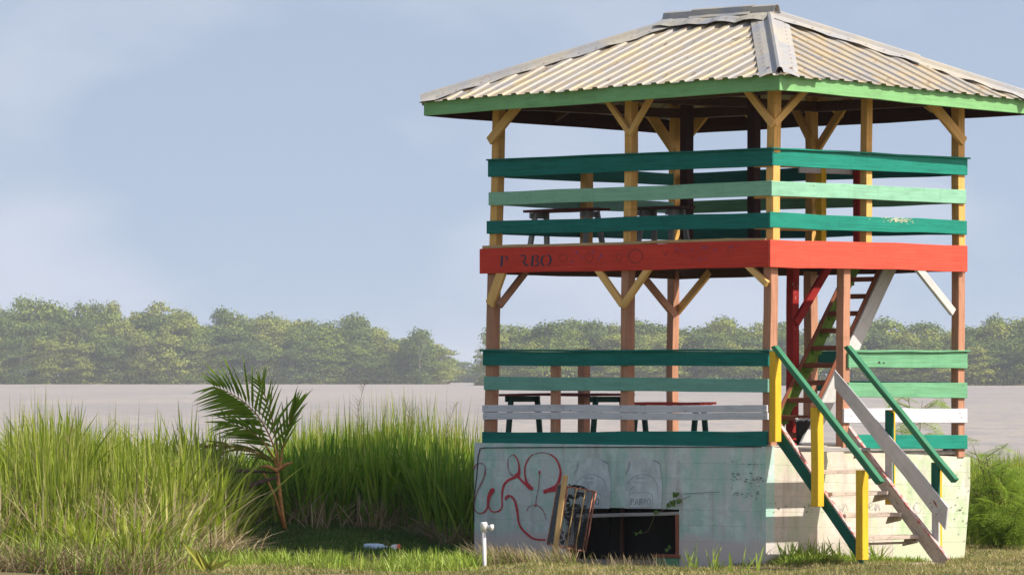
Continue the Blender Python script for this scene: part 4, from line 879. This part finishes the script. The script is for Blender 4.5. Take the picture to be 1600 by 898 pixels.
# ---------------------------------------------------------------- birds
for px, py, lab in ((742, 536, 'tiny dark bird flying left of the tower, the left one of two'), (757.5, 536.5, 'tiny dark bird flying nearest the tower rail, the right one of two')):
    d = 300.; c = PD(px, py, d); s = .17
    V = [(-1, 0, .1), (-.5, .15, .25), (0, .2, 0), (.5, .15, .22), (1, 0, .05), (0, -.2, 0), (-.5, -.1, .22), (.5, -.1, .2), (0, 0, -.12), (.0, .0, .1)]
    o = mk('bird', [Vector(v)*s for v in V], [(0, 1, 6), (1, 2, 5, 6), (2, 3, 7, 5), (3, 4, 7), (2, 5, 8), (5, 2, 9)], 'bird'); o.location = c; tag(o, lab, 'bird', 'birds over the river')
# ---------------------------------------------------------------- blades
def blades(name, xy, h, wd, lean, mat, label, cat, dirv=None, seg=3, curl=.5, zoff=-.02, kink=0):
    """many grass blades as one mesh: tapered, bending strips"""
    n = len(xy); x = xy[:, 0]; y = xy[:, 1]; z = gz(x, y)+zoff
    a = rng.uniform(0, 2*np.pi, n); ln = np.abs(rng.normal(lean[0], lean[1], n))
    dx = np.cos(a)*ln; dy = np.sin(a)*ln
    if dirv is not None: dx += dirv[0]*rng.uniform(.3, 1, n); dy += dirv[1]*rng.uniform(.3, 1, n)
    fa = rng.uniform(-1.5, 1.5, n); wx = np.cos(fa)*wd*.5; wy = np.sin(fa)*wd*.5
    V = np.zeros((n, seg*2+1, 3)); cu = rng.uniform(0, curl, n)
    for i in range(seg+1):
        t = i/seg; k = t+cu*t**2.5; px_ = x+dx*h*k; py_ = y+dy*h*k; pz = z+h*(t-.35*(ln+cu*.5)*t*t)
        taper = (1-.25*t) if i < seg else 0
        if i < seg:
            V[:, 2*i, 0] = px_-wx*taper; V[:, 2*i, 1] = py_-wy*taper; V[:, 2*i, 2] = pz
            V[:, 2*i+1, 0] = px_+wx*taper; V[:, 2*i+1, 1] = py_+wy*taper; V[:, 2*i+1, 2] = pz
        else: V[:, 2*i, 0] = px_; V[:, 2*i, 1] = py_; V[:, 2*i, 2] = pz
    nv = seg*2+1; base_ = np.arange(n)*nv
    quads = []; 
    for i in range(seg-1): quads.append(np.stack([base_+2*i, base_+2*i+1, base_+2*i+3, base_+2*i+2], 1))
    tri = np.stack([base_+2*seg-2, base_+2*seg-1, base_+2*seg], 1)
    nq = sum(len(q) for q in quads); loops = np.concatenate([q.ravel() for q in quads]+[tri.ravel()]) if quads else tri.ravel()
    starts = np.concatenate([np.arange(nq)*4, nq*4+np.arange(n)*3]); tot = np.concatenate([np.full(nq, 4), np.full(n, 3)])
    me = bpy.data.meshes.new(name); me.vertices.add(n*nv); me.vertices.foreach_set('co', V.ravel()); me.loops.add(len(loops)); me.loops.foreach_set('vertex_index', loops.astype(np.int32))
    me.polygons.add(nq+n); me.polygons.foreach_set('loop_start', starts.astype(np.int32)); me.polygons.foreach_set('loop_total', tot.astype(np.int32)); me.update(calc_edges=True)
    me.materials.append(M[mat]); o = bpy.data.objects.new(name, me); COL.objects.link(o); tag(o, label, cat, kind='stuff'); return o
def tufts(nt_, per, xr, yr, spread, keep=None):
    c = np.stack([rng.uniform(*xr, nt_), rng.uniform(*yr, nt_)], 1)
    if keep is not None: c = c[keep(c[:, 0], c[:, 1])]
    p = np.repeat(c, per, 0)+rng.normal(size=(len(c)*per, 2))*spread; return p
pxl = lambda x, y: x/y*F+800
def envelope(xy, kx, kh, sd=.12):   # local height of the reeds from a profile over picture x
    u = pxl(xy[:, 0], xy[:, 1]); return np.interp(u, kx, kh)*rng.uniform(1-2.6*sd, 1+sd, len(xy))*(1+.17*np.sin(xy[:, 0]*11+3*np.cos(xy[:, 1]*7))*np.cos(xy[:, 0]*4.3+xy[:, 1]*2.1))
outside = lambda x, y: ~((pxl(x, y) > 738) & (y < 66) & (x < 8.2))
# left clump: front edge at 57.5 m, sunlit
frontL = lambda x, y: (y > 56.0+.5*np.sin(x*2.1)+ss(200, 335, pxl(x, y))*3.8) & (pxl(x, y) < 372) & (y-57.6 > (pxl(x, y)-330)*.03)
xy = tufts(1000, 13, (-7.6, -3.0), (55.6, 66), .06, frontL)
h = envelope(xy, [-100, 0, 40, 90, 130, 180, 250, 300, 345, 370], [.98, 1.02, 1.12, 1.34, 1.2, 1.08, 1.15, 1.24, 1.1, .8], .16)
blades('reeds', xy, h*(.55+.55*ss(55.8, 61, xy[:, 1])), .033, (.27, .19), 'reed', 'tall sunlit yellow green reeds filling the left corner of the bank', 'reeds', (-.05, -.04), 4, .55)
xy = tufts(160, 16, (-7.2, -3.3), (57.4, 62), .04, frontL)
h = envelope(xy, [-100, 0, 70, 110, 240, 260, 350], [1.2, 1.35, 1.7, 1.35, 1.45, 1.25, 1.1], .1)
blades('reeds', xy, h, .013, (.09, .05), 'reed', 'scattered taller shoots rising above the left reeds', 'reeds', None, 4, .25)
xy = tufts(420, 22, (-7.6, -3.1), (55.1, 57.4), .16, lambda x, y: (pxl(x, y) < 355) & (y-55.3 > (pxl(x, y)-230)*.03))
blades('dry_grass', xy, rng.uniform(.15, .55, len(xy)), .009, (.6, .35), 'straw', 'matted dry straw at the foot of the left reeds', 'dry grass', None, 4, 1.2)
xy = tufts(170, 14, (-7.6, -3.4), (55.0, 57.6), .08, lambda x, y: (pxl(x, y) < 330) & (y-55.0 > (pxl(x, y)-240)*.03))
blades('reeds', xy, rng.uniform(.15, .6, len(xy)), .016, (.35, .2), 'lawn_green', 'short bright shoots low in front of the left reeds', 'reeds', None, 4, .8)
xy = tufts(420, 4, (-7.6, -3.3), (55.8, 60), .08, frontL)
blades('dry_grass', xy, rng.uniform(.5, 1.25, len(xy)), .013, (.35, .25), 'straw', 'dead pale stems scattered through the left reeds', 'dry grass', None, 4, .9)
xy = tufts(90, 26, (-4.3, -3.3), (57.4, 59.8), .16, lambda x, y: pxl(x, y) > 235)
blades('dry_grass', xy, rng.uniform(.12, .6, len(xy)), .013, (.7, .45), 'straw', 'pale bleached straw heap left of the young palm', 'dry grass', None, 4, 1.3)
# middle stand behind the shaded lawn
midk = lambda x, y: (y > 63.9+.3*np.sin(x*2.7)-ss(640, 735, pxl(x, y))*2.2) & (pxl(x, y) > 330) & (pxl(x, y) < 752) & (y < 70.5)
xy = tufts(1500, 13, (-3.9, .6), (62.5, 70.5), .06, midk)
h = envelope(xy, [330, 400, 440, 470, 520, 600, 640, 700, 740, 760], [.8, .8, .92, 1.08, 1.08, 1.14, 1.16, 1.05, .95, .9], .16)
blades('reeds', xy, h, .032, (.2, .15), 'reed_dark', 'deep green reeds between the young palm and the graffiti wall', 'reeds', (-.03, 0), 4, .45)
xy = tufts(200, 12, (-2.9, .2), (65.0, 69), .04, midk)
blades('reeds', xy, envelope(xy, [400, 500, 650, 740], [1.25, 1.4, 1.55, 1.35], .1), .012, (.08, .05), 'reed', 'taller yellow green shoots above the middle reeds', 'reeds', None, 4, .3)
xy = tufts(70, 10, (-3.6, .1), (63.4, 64.8), .08, lambda x, y: pxl(x, y) < 738)
blades('dry_grass', xy, rng.uniform(.2, .7, len(xy)), .018, (.4, .35), 'straw', 'brown dead stems low in the middle reeds', 'dry grass', None, 3, .8)
xy = tufts(26, 30, (-1.0, -.5), (62.4, 63.4), .12)
blades('dry_grass', xy, rng.uniform(.15, .5, len(xy)), .012, (.7, .3), 'straw', 'curled dead leaves against the left edge of the concrete base', 'dry grass', None, 4, 1.4)
# right side behind the tower
xy = tufts(420, 20, (4.6, 8.2), (64, 71), .07, lambda x, y: (pxl(x, y) > 1520) | (y > 67))
blades('reeds', xy, rng.uniform(.7, 1.25, len(xy)), .016, (.12, .09), 'reed', 'green reeds behind the feathery shrub at the right edge', 'reeds', None, 4, .5)
# thin grasses with open seed heads
def wisps(name, lst, label):
    m_ = Multi()
    for px, d, hh in lst:
        b = ground_pt(px, d); p = [b+Vector((.012*random.gauss(0, 1)*i+.003*i*i*random.choice((-1, 1)), 0, hh*i/5)) for i in range(6)]
        m_.add(*tube_vf(p, [.004]*5+[.002], 3, cap=False))
        for k in range(26):
            z = random.uniform(.62, .97); q = p[0].lerp(p[-1], z); q = p[min(5, int(z*5))].lerp(p[min(5, int(z*5)+1)], z*5-int(z*5)); a = random.uniform(0, 6.28); l_ = (1.1-z)*.55
            m_.add(*tube_vf([q, q+Vector((math.cos(a)*l_*.7, math.sin(a)*l_*.4, l_*.7))], [.0022, .0012], 3, cap=False))
    tag(m_.mk(name, 'straw'), label, 'grass', kind='stuff')
wisps('seed_grass', [(572, 65.5, 1.85), (697, 65.5, 1.55), (62, 58.5, 1.5), (98, 58.4, 1.75), (640, 66, 1.6), (350, 62, 1.3), (505, 66, 1.5)], 'thin open seed heads standing above the reeds')
# lawn
inb = lambda x, y: ~((x > -.4) & (x < 5.3) & (np.abs((x-OX)*cT+(y-D)*sT-1.7) < 1.72) & (np.abs(-(x-OX)*sT+(y-D)*cT-2.4) < 2.38))
xy = tufts(15000, 8, (-4.6, 7.0), (54.2, 66), .05, inb)
patch = .5+.5*np.sin(xy[:, 0]*1.9+np.sin(xy[:, 1]*2.3)*1.3)
blades('lawn_grass', xy, rng.uniform(.025, .075, len(xy))*(.8+.5*patch), .008, (.5, .35), 'lawn', 'short patchy mown grass around the tower', 'grass', None, 2, .8, -.005)
xy = tufts(2600, 14, (-4.4, .3), (60.2, 65.6), .06, lambda x, y: inb(x, y) & (pxl(x, y) < 735))
blades('lawn_grass', xy, rng.uniform(.04, .14, len(xy)), .014, (.45, .3), 'weed', 'low green herbs on the shaded ground beside the tower', 'grass', None, 2, .8, -.005)
# bright tufts along the front
xy = tufts(240, 12, (-3.5, -.35), (56.0, 58.2), .045)
blades('grass_tufts', xy, rng.uniform(.1, .32, len(xy)), .012, (.35, .25), 'lawn_green', 'bright sunlit grass blades along the bottom edge left of the pipe', 'grass', None, 3, .8)
# dry seed grass at the wall foot
xy = tufts(60, 34, (-.35, .95), (57.9, 59.1), .05, lambda x, y: (pxl(x, y) > 755) & (pxl(x, y) < 905))
blades('dry_grass', xy[::2], rng.uniform(.1, .34, len(xy[::2])), .008, (.4, .2), 'lawn_green', 'green blades mixed in at the foot of the graffiti wall', 'grass', (-.3, 0), 3, .5)
blades('dry_grass', xy, rng.uniform(.12, .42, len(xy)), .008, (.35, .2), 'straw', 'leaning straw coloured grass at the foot of the graffiti wall', 'dry grass', (-.55, 0), 4, .5)
xy = tufts(26, 16, (.7, 1.8), (57.9, 58.7), .05)
blades('dry_grass', xy, rng.uniform(.08, .3, len(xy)), .007, (.35, .2), 'straw', 'sparse straw stalks in front of the dark opening', 'dry grass', (-.2, 0), 4, .5)
# weeds at the wall corner and under the stair
def near_right_wall(n_, t0, t1, o0_, o1_):
    t = rng.uniform(t0, t1, n_); o = rng.uniform(o0_, o1_, n_); X = OX+t*cT+o*sT; Y = D+t*sT-o*cT; return np.stack([X, Y], 1)
c_ = near_right_wall(150, -.1, 2.3, .0, .32); xy = np.repeat(c_, 22, 0)+rng.normal(size=(150*22, 2))*.04
blades('weeds', xy, rng.uniform(.05, .17, len(xy)), .016, (.6, .3), 'lawn_green', 'green weeds along the foot of the whitewashed wall under the stair', 'weeds', None, 3, .9)
c_ = near_right_wall(26, .0, 1.9, .02, .3); xy = np.repeat(c_, 9, 0)+rng.normal(size=(26*9, 2))*.03
blades('weeds', xy, rng.uniform(.15, .38, len(xy)), .016, (.45, .25), 'lawn_green', 'taller weed shoots at the foot of the whitewashed wall', 'weeds', None, 3, .6)
xy = tufts(9, 5, (1.9, 2.9), (56.4, 57.0), .03)
blades('grass_tufts', xy, rng.uniform(.15, .42, len(xy)), .018, (.3, .2), 'lawn_green', 'few long bright blades in front of the wall corner', 'grass', None, 3, .5)
c_ = np.stack([rng.uniform(-.3, 2.8, 60), np.zeros(60)], 1); c_[:, 1] = D-(c_[:, 0]-OX)*cT/sT*1.0-.05-rng.uniform(0, .2, 60)
c_[:, 1] = D+(OX-c_[:, 0])*cT/sT-.12-rng.uniform(0, .15, 60)
xy = np.repeat(c_, 8, 0)+rng.normal(size=(480, 2))*.03
blades('weeds', xy, rng.uniform(.04, .13, len(xy)), .016, (.7, .3), 'weed', 'small dark weeds along the foot of the pale green wall', 'weeds', None, 2, .9)
# ---------------------------------------------------------------- young coconut palm
pb = ground_pt(445, 63.2); e = empty('young_coconut_palm', pb, label='young coconut palm with ragged fronds and orange stem between the reeds', cat='palm tree')
R_ = lambda px, py, dy=0: PD(px, py, 63.2+dy)-pb
tube('stem', [R_(447, 832), R_(441, 800), R_(436, 762), R_(433, 735)], [.02, .023, .026, .022], 'palm_stem', e, 10)
tube('leaf_stalk', [R_(443, 825, -.05), R_(430, 775, -.06), R_(412, 738, -.08)], [.018, .014, .01], 'palm_stem', e, 8)
lm = bpy.data.meshes.new('leaflet')   # unit leaflet along +x, folded along its rib, drooping
V = []; Fc = []; nn = 6
for i in range(nn+1):
    t_ = i/nn; w_ = .5*(t_/.18 if t_ < .18 else max(0, 1-(t_-.18)/.82)**.75)+.02; V += [(t_, -w_, .22*w_-.12*t_*t_), (t_, 0, -.12*t_*t_), (t_, w_, .22*w_-.12*t_*t_)]
for i in range(nn): a = 3*i; Fc += [(a, a+3, a+4, a+1), (a+1, a+4, a+5, a+2)]
lm.from_pydata(V, [], Fc); lm.materials.append(M['palm'])
lm_y = lm.copy(); lm_y.materials[0] = M['palm_y']
def frond(pts, spec, rad=.013, mat='palm_stem', mesh=lm, par=e, wdt=.05):
    """pts rachis; spec(t, side) -> (direction, length) or None"""
    C = [Vector(p) for p in catmull([tuple(p) for p in pts], 6)]; fr = tube('frond', C, [rad*(1-.75*i/len(C)) for i in range(len(C))], mat, par, 6)
    for s in (-1, 1):
        for k in range(spec['n']):
            t_ = spec['t0']+(1-spec['t0'])*(k+.5*(s > 0)*.5)/spec['n']; f_ = t_*(len(C)-1); i = min(int(f_), len(C)-2); p = C[i].lerp(C[i+1], f_-i); d = (C[i+1]-C[i]).normalized()
            side = d.cross(Vector((0, -1, .25))).normalized()*s
            am = spec['a0']+(spec['a1']-spec['a0'])*t_+random.gauss(0, .06)
            dr = (d*math.cos(am)+side*math.sin(am)+Vector((0, random.gauss(spec.get('dy', 0), .22), -spec.get('droop', .0)))).normalized()
            ln_ = spec['L']*(math.sin(math.pi*(.16+.78*t_))**.7)*random.uniform(.82, 1.1)*(spec.get('ls', 1) if s < 0 else 1)
            o = bpy.data.objects.new('leaflet', mesh); COL.objects.link(o); o.parent = fr; o.matrix_parent_inverse = TM[fr.name].inverted()
            up0 = Vector((0, -.8, .6)); Mx = Matrix.Translation(p) @ frame(dr, up0) @ Matrix.Diagonal((ln_, wdt*random.uniform(.75, 1.15), ln_*.9, 1)); o.matrix_basis = Mx
    return fr
frond([R_(435, 735), R_(428, 698, -.02), R_(410, 660, -.06), R_(386, 632, -.12), R_(358, 613, -.18), R_(334, 604, -.22)], dict(n=20, t0=.2, a0=1.05, a1=.45, L=.66, droop=.1), wdt=.034)
frond([R_(435, 735), R_(422, 705, -.12), R_(400, 680, -.2), R_(370, 664, -.3), R_(345, 662, -.36)], dict(n=11, t0=.35, a0=.6, a1=.25, L=.48, droop=.16), wdt=.03)
frond([R_(437, 735), R_(442, 700, .04), R_(450, 668, .04), R_(458, 645, 0), R_(463, 634, 0)], dict(n=9, t0=.2, a0=.36, a1=.16, L=.48, dy=0), wdt=.042)
frond([R_(436, 735), R_(432, 690, .1), R_(424, 650, .12), R_(412, 612, .14), R_(404, 596, .14)], dict(n=9, t0=.3, a0=.55, a1=.3, L=.42, droop=.05), wdt=.028)
frond([R_(438, 732), R_(428, 722, -.02), R_(395, 705, -.05), R_(350, 697, -.1), R_(310, 696, -.12)], dict(n=8, t0=.12, a0=.25, a1=.1, L=.36, droop=.1), .016, 'palm_stem', lm_y, wdt=.05)
tube('sheath', [R_(404, 729, -.1), R_(418, 728, -.08), R_(433, 735, -.04), R_(447, 725, -.06), R_(458, 722, -.08)], [.008, .022, .032, .022, .006], 'palm_stem', e, 8)
tube('dead_frond', [R_(436, 745), R_(410, 752, -.1), R_(385, 760, -.14), R_(355, 776, -.2)], [.014, .03, .04, .008], 'deadleaf', e, 6)
tube('dead_frond', [R_(430, 738), R_(400, 736, -.1), R_(370, 735, -.14), R_(352, 742, -.2)], [.01, .022, .035, .008], 'deadleaf', e, 6)
# seedling at the lower left
sb = ground_pt(326, 55.3); e2 = empty('palm_seedling', sb, label='small yellow green palm seedling at the bottom edge of the left reeds', cat='seedling')
Q_ = lambda px, py, dy=0: PD(px, py, 55.3+dy)-sb
for (px, py, dy, w_) in ((290, 848, -.3, .14), (358, 872, -.3, .12), (308, 858, -.2, .08), (342, 866, .05, .06), (332, 870, -.1, .05), (302, 874, -.1, .07)):
    a = Q_(326, 897); b = Q_(px, py, dy); dv = b-a; o = bpy.data.objects.new('leaf', lm_y); COL.objects.link(o); o.parent = e2
    o.matrix_basis = Matrix.Translation(a) @ frame(dv, Vector((0, -.8, .6))) @ Matrix.Diagonal((dv.length, w_, dv.length*.6, 1))
# ---------------------------------------------------------------- feathery shrubs
def feather_mesh(seed):
    """one twice-divided leaf about 1 long: pairs of side ribs with rows of small leaflets"""
    r = random.Random(seed); V = []; Fc = []
    def q(c, d, w_, l_):
        b = len(V); n_ = d.cross(Vector((r.gauss(0, .3), r.gauss(0, .3), 1))).normalized(); V.extend([c, c+d*l_*.5+n_*w_, c+d*l_, c+d*l_*.5-n_*w_]); Fc.append((b, b+1, b+2, b+3))
    b = len(V); V.extend([Vector((0, -.006, 0)), Vector((0, .006, 0)), Vector((.95, 0, -.28))]); Fc.append((b, b+1, b+2))
    for k in range(7):
        t_ = .12+.86*k/7; p = Vector((t_, 0, -.3*t_*t_))
        for s in (-1, 1):
            d = Vector((.62, s*.78, -.12+r.gauss(0, .06))).normalized(); L_ = .42*(1-.45*t_)
            for j in range(9):
                c = p+d*L_*(j+.6)/9+Vector((0, 0, -.1*(j/9)**2))
                for s2 in (-1, 1):
                    dd = (d*.45+Vector((-d.y, d.x, 0))*s2*.9).normalized(); q(c, dd, .011, .075)
    me = bpy.data.meshes.new('feathery_leaf'); me.from_pydata([tuple(v) for v in V], [], Fc); me.materials.append(M['feather']); return me
FM = [feather_mesh(i) for i in range(3)]
def shrub(name, base_, stems, label, nleaf, size=.26, seed=3):
    r = random.Random(seed); e = empty(name, base_, label=label, cat='shrub'); tips = []
    mm_ = Multi()
    for (dx, dy, hh) in stems:
        p = [Vector((0, 0, -.1)), Vector((dx*.25, dy*.25, hh*.4)), Vector((dx*.6, dy*.6, hh*.75)), Vector((dx, dy, hh))]; mm_.tube(p, [.014, .011, .007, .003], 5)
        for k in range(9):
            t_ = r.uniform(.25, 1); f_ = t_*3; i = min(2, int(f_)); q = p[i].lerp(p[i+1], f_-i); a = r.uniform(0, 6.28); l_ = r.uniform(.12, .38); tq = q+Vector((math.cos(a)*l_, math.sin(a)*l_, l_*.45)); mm_.tube([q, tq], [.005, .002], 4); tips += [q.lerp(tq, u_) for u_ in (.35, .7, 1)]
    mm_.mk('stems', 'vine_stem', e)
    for k in range(nleaf):
        q = r.choice(tips); a = r.uniform(0, 6.28); s = size*r.uniform(.7, 1.25); o = bpy.data.objects.new('leaf', FM[k % 3]); COL.objects.link(o); o.parent = e
        o.location = q; o.rotation_euler = (r.gauss(0, .35), r.gauss(.1, .4), a); o.scale = (s, s, s)
    return e
b = ground_pt(1560, 61.9)
shrub('feathery_shrub', b, [(-.32, -.1, 1.25), (-.15, .1, 1.15), (.05, 0, 1.0), (.3, .1, .95), (-.35, .2, .8), (.45, -.1, .7), (.0, -.2, .6), (-.2, -.2, .45), (.25, -.25, .4), (-.38, -.1, .35)], 'bright feathery leaved shrub against the right end of the concrete base', 290, .34)
b = ground_pt(1430, 66.5)
shrub('feathery_shrub', b, [(-.1, 0, 2.05), (.1, .1, 1.8), (-.2, 0, 1.5), (.2, 0, 1.3), (0, .2, 1.0)], 'slender feathery shrub seen between the right hand railing boards', 130, .32, 9)
# ---------------------------------------------------------------- vine at the opening
vb = toW(PX(1062, 797, bx-.02)); e = empty('creeping_vine', vb, label='thin creeping vine with heart shaped leaves over the dark opening', cat='vine')
VP = lambda px, py, d=.03: toW(PX(px, py, bx-d))-vb
tube('stem', [VP(1073, 776), VP(1066, 780), VP(1060, 778), VP(1052, 788), VP(1040, 795), VP(1028, 800), VP(1022, 806), VP(1018, 818), VP(1012, 830), VP(1002, 833), VP(990, 831)], .0035, 'vine_stem', e, 5)
tube('stem', [VP(1073, 776), VP(1079, 774)], .003, 'vine_stem', e, 5)
lf = bpy.data.meshes.new('vine_leaf'); V = [(0, 0, 0), (-.15, .35, .04), (.25, .5, .1), (.7, .3, .04), (1, 0, -.1), (.7, -.3, .04), (.25, -.5, .1), (-.15, -.35, .04), (.4, 0, -.04)]
lf.from_pydata(V, [], [(0, 1, 2, 8), (2, 3, 8), (3, 4, 8), (4, 5, 8), (5, 6, 8), (6, 7, 0, 8)]); lf.materials.append(M['weed'])
for (px, py, s, a) in ((1050, 782, .10, -1.2), (1055, 776, .09, 1.9), (1058, 784, .08, .4), (1046, 787, .07, -2.4), (1022, 800, .055, 0), (1028, 800, .06, 2.8), (1000, 832, .05, 1.2), (995, 832, .05, -2), (1057, 773, .06, .8), (1040, 860, .06, .5), (1046, 856, .06, 1.7)):
    o = bpy.data.objects.new('leaf', lf); COL.objects.link(o); o.parent = e; d = Vector((math.cos(a), 0, math.sin(a))); o.matrix_basis = Matrix.Translation(VP(px, py, .05)) @ frame(d, Vector((random.gauss(0, .3), -1, .3))) @ Matrix.Scale(s*.75, 4)
print('objects', len(bpy.data.objects))
